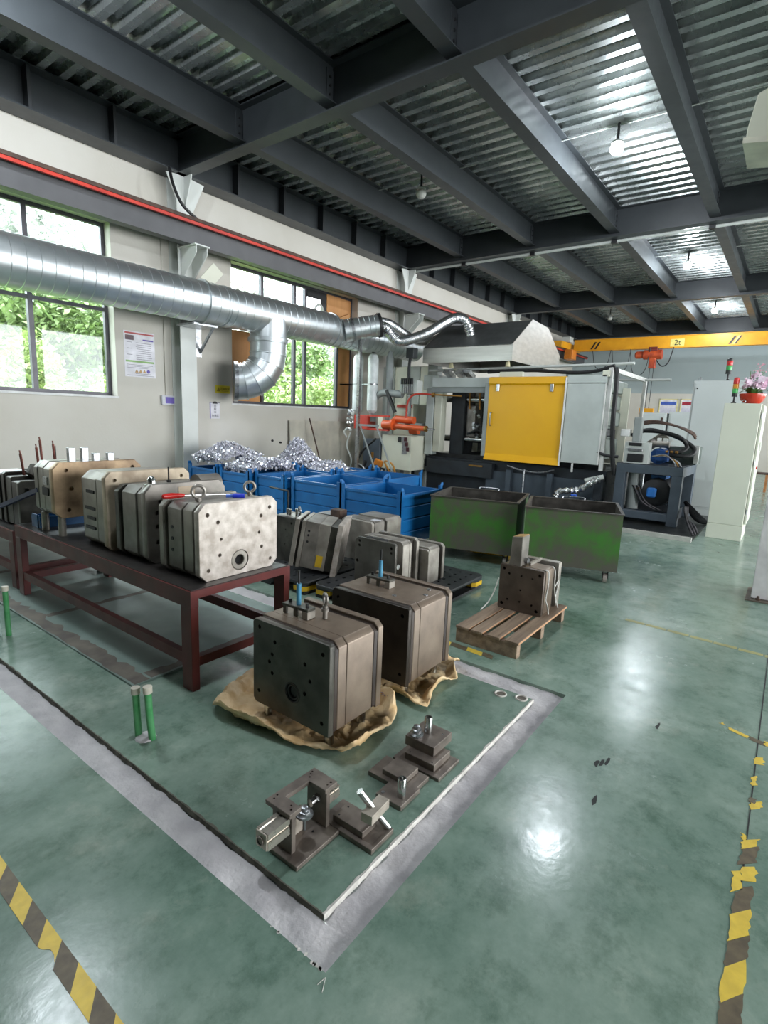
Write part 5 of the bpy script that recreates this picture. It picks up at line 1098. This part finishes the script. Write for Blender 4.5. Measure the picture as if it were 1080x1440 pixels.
# ------------------------------------------------------------ hydraulic power unit
hu = thing('hydraulic_unit', 'slate framed hydraulic power unit with blue motor', 'hydraulic unit', (10.2, 1.8, .02))
def hp(nm, m, *a, bev=.004): return MB().box(*a, bev=bev).build(nm, m, hu, smooth=False)
for xx in (9.5, 10.77):
    for yy in (1.30, 2.14): hp('leg', slate, xx, xx+.15, yy, yy+.15, .012, .82)
for yy in (1.3, 2.14): hp('side_beam', slate, 9.65, 10.77, yy, yy+.15, .80, .96)
for xx in (9.5, 10.77): hp('cross_beam', slate, xx, xx+.15, 1.3, 2.29, .82, .96); hp('cross_beam', slate, xx, xx+.15, 1.45, 2.14, .08, .2)
hp('sump', mdark, 9.75, 10.7, 1.4, 2.2, .012, .2); hp('rear_sheet', mdark, 10.93, 10.95, 1.3, 2.29, .1, .96)
hp('top_plate', mdark, 9.52, 10.9, 1.32, 2.29, .96, .972)
MB().cyl((9.75, 1.68, .52), (10.4, 1.68, .52), .21, seg=28).lathe([(.16, 9.66), (.225, 9.69), (.235, 9.76), (.2, 9.8)], (0, 1.68, .52), axis='x', seg=28).build('pump_motor', black, hu); hp('terminal_box', mat('blue_terminal_box', (48, 120, 200), .4), 9.57, 9.66, 1.66, 1.80, .44, .60, bev=.02); hp('motor_fin', MATS['blue_terminal_box'], 9.8, 10.2, 1.58, 1.80, .73, .79)
MB().cyl((9.75, 2.0, .55), (9.75, 1.8, .52), .03, seg=10).build('pipe', brass, hu); MB().cyl((9.7, 1.9, .55), (9.7, 1.9, .95), .02, seg=10).build('pipe', zinc, hu)
MB().cyl((9.8, 2.05, .2), (9.8, 2.05, .9), .1, seg=20).build('filter', mgrey2, hu)
mb_ = hp('manifold', pale_grey, 9.52, 9.72, 1.83, 2.2, .972, 1.32)
for k, (z0, z1) in enumerate(((1.0, 1.13), (1.17, 1.22), (1.26, 1.31))): MB().box(9.49, 9.52, 1.9+.02*k, 2.14, z0, z1, bev=.006).build('valve', [black, zinc, black][k], mb_, smooth=False)
hp('servo_valve', mgrey2, 9.6, 9.75, 2.0, 2.12, 1.32, 1.72, bev=.01); hp('cap_block', edge_white, 9.55, 9.7, 2.16, 2.3, 1.4, 1.52, bev=.01)
MB().cyl((9.9, 1.75, 1.1), (10.35, 1.75, 1.1), .13, seg=24).build('drive_motor', mat('blue_motor_paint', (36, 84, 150), .45), hu); hp('blue_cap', MATS['blue_motor_paint'], 9.86, 10.0, 1.60, 1.78, 1.02, 1.2)
hp('oil_tank', mat('dark_green_tank', (84, 94, 88), .45), 10.3, 10.85, 1.24, 1.82, .972, 1.26); hp('tank_bracket', edge_white, 10.25, 10.3, 1.21, 1.28, 1.0, 1.3)
MB().cyl((10.1, 1.95, 1.25), (10.1, 1.7, 1.45), .08, seg=16).cyl((10.0, 1.9, 1.3), (10.0, 1.62, 1.3), .06, seg=16).build('pump_body', st_grey, hu)
for k, pts in enumerate(([(9.9, 2.2, 1.42), (9.9, 1.95, 1.52), (10.0, 1.7, 1.48), (10.1, 1.45, 1.38), (10.15, 1.27, 1.24), (10.1, 1.3, 1.14), (10.0, 1.45, 1.12), (9.95, 1.6, 1.13)], [(9.9, 2.15, 1.5), (9.95, 1.8, 1.5), (10.05, 1.5, 1.42), (10.12, 1.38, 1.28), (10.05, 1.45, 1.19), (9.95, 1.62, 1.19)])):
    MB().tube(smooth_path(pts), .034, 10).build('black_hose', black, hu)
for k in range(2): MB().tube(smooth_path([(10.0, 2.2, 1.58+.04*k), (10.1, 1.9, 1.64+.03*k), (10.3, 1.6, 1.6), (10.6, 1.4, 1.48+.03*k), (10.8, 1.36, 1.4+.03*k)]), .02, 8).build('brown_hose', rust_brown, hu)
for k in range(3): MB().tube(smooth_path([(9.7, 1.8-.02*k, 1.1), (9.62, 1.6, 1.14-.01*k), (9.56, 1.46-.03*k, 1.05), (9.54, 1.42-.04*k, .97)]), .012, 8).build('hose', [zinc, brass, zinc][k], hu)
for k in range(3): MB().cyl((9.72, 1.62-.07*k, 1.19), (9.72, 1.58-.07*k, 1.19), .02, seg=8).build('fitting', brass, hu)
for xx, yy in ((9.7, 1.7), (9.8, 1.55), (9.75, 1.62)): MB().box(xx, xx+.03, yy, yy+.06, 1.35, 1.40).build('fitting', edge_white, hu, smooth=False)
cable_g = mat('grey_cable', (124, 118, 122), .5)
for k in range(5): MB().tube(smooth_path([(9.7, 2.05-.03*k, .6), (9.68, 1.9-.03*k, .35), (9.66, 1.7-.04*k, .24)]), .009, 6).build('cable', cable_g if k % 2 else black, hu)
for k in range(6): MB().tube(smooth_path([(10.0, 1.28-.01*k, .3), (9.6, 1.22-.015*k, .26-.02*k), (9.3, 1.12-.02*k, .12), (8.95+.05*k, 1.0-.01*k, .025)]), .010, 6).build('cable', cable_g if k % 2 else black, hu)
for k in range(3): MB().tube(smooth_path([(10.6, 1.35, .3), (10.3, 1.15-.05*k, .1), (10.2, .98-.03*k, .05), (10.6, .8, .06)]), .035, 8).build('thick_cable', black, hu)
# ------------------------------------------------------------ cabinets at the right
off_white = mat('off_white_cabinet', (214, 216, 200), .38, col2=(208, 210, 194), scale=1.5, rvar=.04)
cool_white = mat('cool_grey_cabinet', (198, 204, 202), .4, col2=(192, 198, 196), scale=1.5, rvar=.04)
wc = thing('electrical_cabinet', 'off white electrical cabinet with flower bowl on top', 'cabinet', (9.5, .62, 0), 0, 'electrical cabinets')
MB().box(9.14, 9.86, .405, .85, 0, .22, bev=.004).build('plinth', off_white, wc, smooth=False)
MB().box(9.14, 9.86, .41, .85, .222, 1.95, bev=.006).build('body', off_white, wc, smooth=False)
dr = MB().box(9.16, 9.84, .375, .404, .25, 1.93, bev=.004).build('door', off_white, wc, smooth=False)
MB().box(9.3, 9.33, .35, .375, 1.3, 1.42, bev=.004).build('handle', edge_white, dr, smooth=False); MB().cyl((9.42, .36, 1.05), (9.42, .375, 1.05), .02, seg=12).build('button', mat('red_button', (206, 36, 40), .4), dr)
for z in (.4, 1.1, 1.75): MB().cyl((9.152, .392, z), (9.152, .392, z+.07), .008, seg=8).build('hinge', zinc, dr)
MB().torus((9.2, .63, 1.975), .022, .007, (1, 0, 0)).build('lifting_eye', zinc, wc)
gc = thing('electrical_cabinet', 'tall cool grey electrical cabinet behind the hydraulic unit', 'cabinet', (11.65, 1.1, 0), 0, 'electrical cabinets')
MB().box(11.3, 12.0, .62, 1.57, 0, .12).build('plinth', cool_white, gc, smooth=False); MB().box(11.3, 12.0, .62, 1.57, .12, 2.42, bev=.006).build('body', cool_white, gc, smooth=False)
MB().box(11.285, 11.3, .65, 1.54, .16, 2.37, bev=.004).build('side_panel', cool_white, gc, smooth=False)
for y in (1.5,): MB().cyl((11.27, y, 2.28), (11.285, y, 2.28), .012, seg=10).build('screw', dark_steel, gc)
MB().torus((11.4, 1.5, 2.455), .028, .008, (1, 0, 0)).build('lifting_eye', zinc, gc)
tl_red, tl_amb, tl_grn = mat('red_lens', (206, 40, 40), .3), mat('amber_lens', (226, 150, 40), .3), mat('green_lens', (70, 180, 90), .3)
def tower(label, x, y, z, cols, s=1.0):
    t = thing('signal_tower', label, 'signal light', (x, y, z), 0, 'signal towers on the cabinets')
    MB().lathe([(.035*s, z), (.035*s, z+.012*s), (.012*s, z+.03*s), (.012*s, z+.1*s)], (x, y, 0), seg=16).build('stem', black, t); zz = z+.1*s
    MB().cyl((x, y, zz), (x, y, zz+.05*s), .036*s, seg=20).build('base', black, t); zz += .05*s
    for c in cols: MB().lathe([(.036*s, zz), (.038*s, zz+.006*s), (.038*s, zz+.06*s), (.036*s, zz+.066*s)], (x, y, 0), seg=20).build('lens', c, t); zz += .066*s
    MB().lathe([(.036*s, zz), (.036*s, zz+.02*s), (.02*s, zz+.032*s)], (x, y, 0), seg=20).build('cap', black if len(cols) == 2 else tl_red, t)
tower('red and green signal tower on the tall grey cabinet', 11.5, 1.08, 2.42, [tl_grn, tl_red], 1.25)
tower('red amber and green signal tower on the off white cabinet', 9.25, .755, 1.95, [tl_grn, tl_amb, tl_red], .95)
fb = thing('flower_bowl', 'pink and white flowers in a red bowl on the off white cabinet', 'flower bowl', (9.34, .545, 1.95))
MB().lathe([(.09, 1.951), (.10, 1.955), (.14, 2.0), (.16, 2.06), (.162, 2.09), (.152, 2.09), (.13, 2.06), (.02, 2.05)], (9.34, .545, 0), seg=32).build('bowl', mat('red_glazed_bowl', (196, 66, 44), .2, col2=(180, 56, 38), scale=6), fb)
leaf_m = mat('dark_green_leaf', (86, 128, 62), .45, col2=(56, 96, 46), scale=10); pet1 = mat('pink_petal', (246, 228, 238), .6, col2=(236, 206, 224), scale=30); pet2 = mat('rose_mist_petal', (226, 160, 176), .6)
rnd = random.Random(4)
for k in range(14):
    a = k*2.4; L_ = rnd.uniform(.14, .22); b = MB(); n = 6; ca, sa = math.cos(a), math.sin(a); A, B = [], []
    for i in range(n+1):
        u = i/n; r = .03+L_*u; h = 2.08+.09*math.sin(u*2.2)-.03*u*(k % 3); wd = .035*math.sin(math.pi*min(1, u*.95+.05))**.7
        A.append(b.bm.verts.new((9.34+ca*r-sa*wd, .545+sa*r+ca*wd, h))); B.append(b.bm.verts.new((9.34+ca*r+sa*wd, .545+sa*r-ca*wd, h)))
    for i in range(n): b.bm.faces.new((A[i], A[i+1], B[i+1], B[i]))
    b.build('leaf', leaf_m, fb)
def flower(c, s, m):
    b = MB(); q = Vector((0, 0, 1)).rotation_difference(Vector((rnd.uniform(-1, .2), rnd.uniform(-1, 1), rnd.uniform(.2, 1))).normalized())
    for k in range(5):
        a = k*1.2566; pts = [(0, 0, 0), (.5, .35, .15), (.95, .3, .05), (1.05, 0, 0), (.95, -.3, .05), (.5, -.35, .15)]
        rot = Matrix.Rotation(a, 3, 'Z'); b.bm.faces.new([b.bm.verts.new(c+q @ (rot @ (Vector(p)*s))) for p in pts])
    return b.build('flower', m, fb)
for k in range(70):
    a = rnd.uniform(0, 6.28); r = .14*rnd.random()**.5; h = 2.17+.22*rnd.random()*(1-r*3)
    flower(Vector((9.34+r*math.cos(a), .545+r*math.sin(a)-.02, h)), rnd.uniform(.034, .05), pet1)
for k in range(26):
    a = rnd.uniform(0, 6.28); r = .09*rnd.random(); flower(Vector((9.38+r*math.cos(a), .50+r*math.sin(a), 2.38+.12*rnd.random())), .012, pet2)
for k in range(9):
    a = k*.7; MB().tube([(9.34, .545, 2.05), (9.34+.05*math.cos(a), .545+.05*math.sin(a), 2.2), (9.35+.09*math.cos(a), .53+.09*math.sin(a), 2.4)], .003, 5).build('stem', leaf_m, fb)
for k, (y0, y1, z1, lab) in enumerate(((2.75, 3.38, 1.93, 'low pale grey cabinet far away left of a taller one'), (1.75, 2.70, 1.97, 'low pale grey cabinet far away behind the brown hoses'))):
    t = thing('machine_cabinet', lab, 'cabinet', (16.4, (y0+y1)/2, 0), 0, 'far machine cabinets'); MB().box(16.0, 16.8, y0, y1, 0, z1, bev=.01).build('body', cool_white, t, smooth=False); MB().box(15.985, 16.0, y0+.04, y1-.04, .15, z1-.06, bev=.004).build('door', cool_white, t, smooth=False)
    MB().box(15.97, 15.985, y0+.08, y0+.13, z1-.25, z1-.12).build('handle', rust_brown, t, smooth=False)

# ------------------------------------------------------------ jigs in the foreground
jig = steel('jig_brown_steel', (142, 132, 122), (112, 102, 95), .42, .4, 14); jig_pale = steel('jig_ground_steel', (206, 196, 182), (176, 166, 152), .4, .4, 20); alu = mat('extruded_aluminium', (206, 198, 186), .3, .8, col2=(186, 178, 166), scale=20)
GJ = 'machining jigs in the foreground'
t = thing('clamping_jig', 'portal clamping jig with aluminium cylinders nearest the trench', 'jig', (1.285, 1.26, 0), 0, GJ)
def jb(nm, m, *a, bev=.0015, parent=None): return MB().box(*a, bev=bev).build(nm, m, parent or t, smooth=False)
jb('base_plate', jig, 1.16, 1.412, 1.188, 1.33, 0, .017)
jb('upright', jig, 1.188, 1.208, 1.243, 1.345, .017, .168); jb('upright', jig, 1.362, 1.382, 1.236, 1.34, .017, .168); jb('post', jig, 1.225, 1.245, 1.30, 1.345, .017, .168)
tp = MB().prism([(1.176, 1.24), (1.232, 1.24), (1.236, 1.325), (1.352, 1.32), (1.352, 1.233), (1.42, 1.233), (1.424, 1.362), (1.176, 1.372)], 'z', .168, .187, .0015).build('portal_plate', jig, t, smooth=False)
drill(tp, 'z', .187, [(1.20, 1.35, .004), (1.22, 1.355, .004), (1.20, 1.26, .005), (1.215, 1.275, .004), (1.385, 1.345, .004), (1.40, 1.35, .004), (1.38, 1.25, .004), (1.40, 1.25, .005), (1.37, 1.335, .004)], .012, -1)
jb('stop_block', jig_pale, 1.24, 1.30, 1.30, 1.315, .017, .12)
for x0, x1, z0, z1, nm in ((1.085, 1.187, .10, .165, 'air_cylinder'), (1.383, 1.455, .095, .142, 'air_cylinder')):
    c = MB(); c.prism([(1.25, z0), (1.31, z0), (1.31, z0+.02), (1.305, z0+.022), (1.305, z0+.03), (1.31, z0+.032), (1.31, z1), (1.295, z1), (1.292, z1-.004), (1.28, z1-.004), (1.277, z1), (1.25, z1), (1.25, z0+.042), (1.255, z0+.04), (1.255, z0+.032), (1.25, z0+.03)], 'x', x0, x1).build(nm, alu, t, smooth=False)
jb('cylinder_cap', jig_pale, 1.078, 1.085, 1.252, 1.308, .102, .163); MB().torus((1.074, 1.28, .132), .014, .003, (1, 0, 0)).build('end_ring', jig, t)
MB().cyl((1.208, 1.275, .125), (1.24, 1.275, .125), .006, seg=10).build('rod', chrome, t)
nz = MB(); nz.lathe([(.028, .118), (.033, .122), (.033, .131), (.024, .135), (.020, .14), (.013, .142), (.013, .156), (.009, .158)], (1.268, 1.26, 0), seg=24); nz.build('centring_nose', zinc, t)
MB().cyl((1.268, 1.26, .06), (1.268, 1.26, .118), .006, seg=10).build('nose_shank', zinc, t)
MB().cyl((1.318, 1.28, .13), (1.345, 1.28, .13), .015, seg=18).cyl((1.345, 1.28, .13), (1.362, 1.28, .13), .017, seg=6).build('clamp_pad', chrome, t)
MB().cyl((1.318, 1.262, .017), (1.318, 1.262, .02), .004, seg=8).build('screw', black, t)
t = thing('drill_jig', 'drill jig with a leaning steel pin and pale block', 'jig', (1.455, 1.12, 0), 0, GJ)
jb('base_plate', jig, 1.385, 1.525, 1.03, 1.29, 0, .02); jb('step_block', jig, 1.405, 1.495, 1.09, 1.24, .02, .048)
MB().cyl((1.515, 1.05, .02), (1.43, 1.13, .19), .0135, seg=18).build('leaning_pin', chrome, t); MB().obox((1.475, 1.085, .105), (.12, .05, .038), (0, R(0), R(4)), bev=.001).build('pale_block', jig_pale, t, smooth=False)
for x, y in ((1.42, 1.22), (1.475, 1.22)): MB().cyl((x, y, .048), (x, y, .0488), .004, seg=8).build('screw', black, t)
t = thing('drill_jig', 'stepped drill jig with an upright steel post', 'jig', (1.77, 1.2, 0), 0, GJ)
MB().prism([(1.635, 1.075), (1.778, 1.075), (1.778, 1.088), (1.872, 1.088), (1.872, 1.325), (1.728, 1.32), (1.728, 1.205), (1.635, 1.205)], 'z', 0, .022, .0015).build('base_plate', jig, t, smooth=False)
tp = jb('step_block', jig, 1.752, 1.862, 1.14, 1.26, .022, .046); drill(tp, 'z', .046, [(1.80, 1.20, .013), (1.765, 1.245, .004), (1.85, 1.245, .004), (1.85, 1.155, .004), (1.815, 1.195, .009)], .02, -1)
MB().lathe([(.019, .022), (.019, .102), (.017, .105), (.011, .105), (.011, .09)], (1.692, 1.112, 0), seg=20).build('post', chrome, t); MB().cyl((1.66, 1.185, .022), (1.66, 1.185, .024), .008, seg=12).build('screw', zinc, t)
t = thing('drill_jig', 'stacked drill jig with post and centring nose on top', 'jig', (1.99, 1.17, 0), 0, GJ)
jb('base_plate', jig, 1.89, 2.075, 1.048, 1.30, 0, .016); jb('step_block', jig, 1.915, 2.06, 1.09, 1.25, .016, .05); jb('top_block', jig, 1.965, 2.13, 1.125, 1.285, .05, .098)
for x, y in ((1.93, 1.23), (2.04, 1.23), (1.93, 1.11)): MB().cyl((x, y, .05), (x, y, .0508), .004, seg=8).build('screw', black, t)
MB().lathe([(.0195, .098), (.0195, .175), (.0175, .178), (.011, .178), (.011, .16)], (2.055, 1.215, 0), seg=20).build('post', chrome, t)
MB().lathe([(.033, .098), (.034, .107), (.024, .114), (.023, .128), (.016, .132), (.016, .145), (.006, .148)], (2.0, 1.245, 0), seg=24).build('centring_nose', zinc, t); MB().cyl((2.085, 1.15, .098), (2.085, 1.15, .1), .004, seg=8).build('screw', zinc, t)

# ------------------------------------------------------------ floor marking tape
tape_y = mat('yellow_marking_tape', (238, 206, 80), .45, col2=(222, 190, 74), scale=24); tape_k = mat('brown_black_tape', (112, 100, 78), .5, col2=(90, 80, 64), scale=24)
TH = .0012
t = thing('marking_tape', 'yellow and black striped marking tape at the lower left', 'tape', (.515, 1.6, 0), 0, 'floor marking tape')
y = .94; k = 0
while y < 2.2:
    q = [(.487, y), (.542, y+.075), (.542, y+.183), (.487, y+.108)]
    if abs(y-1.48) < .01: q = [(.499, y+.02), (.542, y+.075), (.542, y+.183), (.487, y+.108), (.492, y+.09), (.508, y+.07), (.508, y+.045)]
    MB().prism(q, 'z', .0002, TH).build('stripe', tape_y if k % 2 else tape_k, t, smooth=False); y += .108; k += 1
t = thing('marking_tape', 'worn and torn striped marking tape at the right edge', 'tape', (2.2, -.08, 0), 0, 'floor marking tape')
rnd = random.Random(12)
def torn(x0, x1, ya, yb, m, sk=.07, jag=.003):
    n = 6; up = [(x0+(x1-x0)*i/n, yb+rnd.uniform(-jag*2, jag)) for i in range(n+1)]; dn = [(x0+sk+(x1-x0)*i/n, ya+rnd.uniform(-jag, jag*2)) for i in range(n+1)]
    MB().prism(dn+up[::-1], 'z', .0002, TH+.0003*rnd.random()).build('stripe', m, t, smooth=False)
for x0, x1, m in ((1.28, 1.39, tape_k), (1.39, 1.50, tape_y), (1.50, 1.61, tape_k), (1.61, 1.735, tape_y), (1.735, 1.838, tape_k), (1.838, 1.955, tape_y), (1.955, 2.07, tape_k)): torn(x0, x1, -.107, -.05, m)
for x0, x1, a, b_, m, sk in ((2.06, 2.17, -.072, -.04, tape_y, .03), (2.07, 2.12, -.105, -.075, tape_k, .02), (2.14, 2.22, -.112, -.066, tape_y, .03), (2.22, 2.32, -.112, -.055, tape_k, .06), (2.32, 2.38, -.110, -.052, tape_y, .05), (2.38, 2.42, -.068, -.05, tape_y, .0), (2.60, 2.66, -.112, -.066, tape_y, .04), (2.66, 2.70, -.085, -.06, tape_k, .0), (2.80, 2.88, -.085, -.062, tape_y, .02), (3.0, 3.07, -.105, -.06, tape_y, .02), (3.235, 3.275, -.10, -.03, tape_k, -.02), (3.22, 3.27, -.14, -.095, tape_y, .0), (3.27, 3.30, -.03, .065, tape_y, -.03), (3.31, 3.33, .085, .11, tape_y, 0)): torn(x0, x1, a, b_, m, sk, .005)
t = thing('marking_tape', 'torn scrap of striped tape beside the wooden pallet', 'tape', (3.2, 1.6, 0), 0, 'floor marking tape')
for y0, y1, m in ((1.42, 1.5, tape_k), (1.5, 1.62, tape_y), (1.62, 1.75, tape_k), (1.75, 1.8, tape_y)): MB().prism([(3.19, y0), (3.25, y0+.02), (3.26, y1+.02), (3.2, y1)], 'z', .0002, TH).build('stripe', m, t, smooth=False)
t = thing('marking_tape', 'faint worn yellow tape line far behind the column', 'tape', (5.0, .4, 0), 0, 'floor marking tape')
for k in range(7): y0 = -.2+.16*k; MB().prism([(4.55+.01*k, y0), (4.6+.01*k, y0), (4.6+.012*k, y0+.15), (4.55+.012*k, y0+.15)], 'z', .0002, TH).build('stripe', mat('faded_yellow_tape', (168, 166, 110), .5), t, smooth=False)

# ------------------------------------------------------------ outdoors: ground, shrubs and trees
gnd = MB().box(-30, 60, YW+.26, 60, -.4, -.25).build('ground', mat('grass_ground', (110, 140, 70), .9, col2=(80, 112, 52), scale=2), smooth=False); tag(gnd, 'grassy ground outside the windows', kind='structure')
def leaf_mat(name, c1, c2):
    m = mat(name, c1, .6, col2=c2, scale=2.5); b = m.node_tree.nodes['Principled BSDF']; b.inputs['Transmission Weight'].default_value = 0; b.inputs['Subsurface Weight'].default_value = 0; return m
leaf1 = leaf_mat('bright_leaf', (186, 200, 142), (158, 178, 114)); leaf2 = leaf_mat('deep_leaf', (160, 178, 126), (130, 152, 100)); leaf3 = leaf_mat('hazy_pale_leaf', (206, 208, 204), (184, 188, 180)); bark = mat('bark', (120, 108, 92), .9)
from mathutils import Euler
def bush(label, cat, x, y, rx, ry, z0, z1, n, m, seed, s=.08):
    rnd = random.Random(seed); V, F = [], []; blobs = [(Vector((x+rnd.uniform(-.7, .7)*rx, y+rnd.uniform(-.7, .7)*ry, rnd.uniform(z0+.18*(z1-z0), z1-.15*(z1-z0)))), rnd.uniform(.3, .5)) for _ in range(22)]
    for i in range(n):
        c, r = rnd.choice(blobs); d = Vector((rnd.gauss(0, 1), rnd.gauss(0, 1), rnd.gauss(0, 1))).normalized(); p = c+Vector((d.x*rx*r, d.y*ry*r, d.z*(z1-z0)*.45*r))*rnd.uniform(.6, 1.05)
        p.z = max(p.z, z0+.02); q = Euler((rnd.uniform(-1, 1), rnd.uniform(-1, 1), rnd.uniform(0, 6.3))).to_matrix(); ss = s*rnd.uniform(.6, 1.4); k = len(V)
        V += [p+q @ (Vector(v)*ss) for v in ((-1, 0, 0), (0, -.5, .12), (1, 0, 0), (0, .5, .12))]; F.append((k, k+1, k+2, k+3))
    t = thing('shrub' if cat == 'shrub' else 'tree', label, cat, (x, y, -.25), 0, 'greenery outside the windows')
    me = bpy.data.meshes.new('foliage'); me.from_pydata([v-Vector((x, y, -.25)) for v in V], [], F); me.materials.append(m); f_ = bpy.data.objects.new('foliage', me); COL.objects.link(f_); f_.parent = t; f_['kind'] = 'stuff'
    MB().tube([(x, y, -.25), (x+.1, y, z0+.4*(z1-z0)), (x-.1, y, z0+.7*(z1-z0))], .08, 8).build('trunk', bark, t)
bush('bright green shrub seen low in the left window', 'shrub', 3.9, 11.6, 1.4, .9, -.25, 3.0, 9000, leaf1, 1, .07)
bush('bright green shrub seen at the right of the left window', 'shrub', 6.6, 12.2, 1.4, .9, -.25, 3.2, 9000, leaf1, 2, .07)
bush('green tree seen through the middle of the left window', 'tree', 6.0, 15.4, 2.6, 1.3, .3, 5.2, 11000, leaf2, 3, .1)
bush('green tree left of the view through the left window', 'tree', .6, 15.4, 2.2, 1.3, .2, 4.6, 5000, leaf2, 4, .1)
bush('pale green shrub seen in the second window', 'shrub', 11.4, 11.9, 1.6, .9, -.25, 2.7, 9000, leaf1, 5, .07)
bush('green tree seen through the middle of the second window', 'tree', 14.2, 15.4, 2.2, 1.3, .3, 4.6, 9000, leaf2, 6, .1)
bush('green tree behind the plywood of the second window', 'tree', 18.9, 15.4, 2.2, 1.3, .3, 4.2, 6000, leaf2, 7, .1)
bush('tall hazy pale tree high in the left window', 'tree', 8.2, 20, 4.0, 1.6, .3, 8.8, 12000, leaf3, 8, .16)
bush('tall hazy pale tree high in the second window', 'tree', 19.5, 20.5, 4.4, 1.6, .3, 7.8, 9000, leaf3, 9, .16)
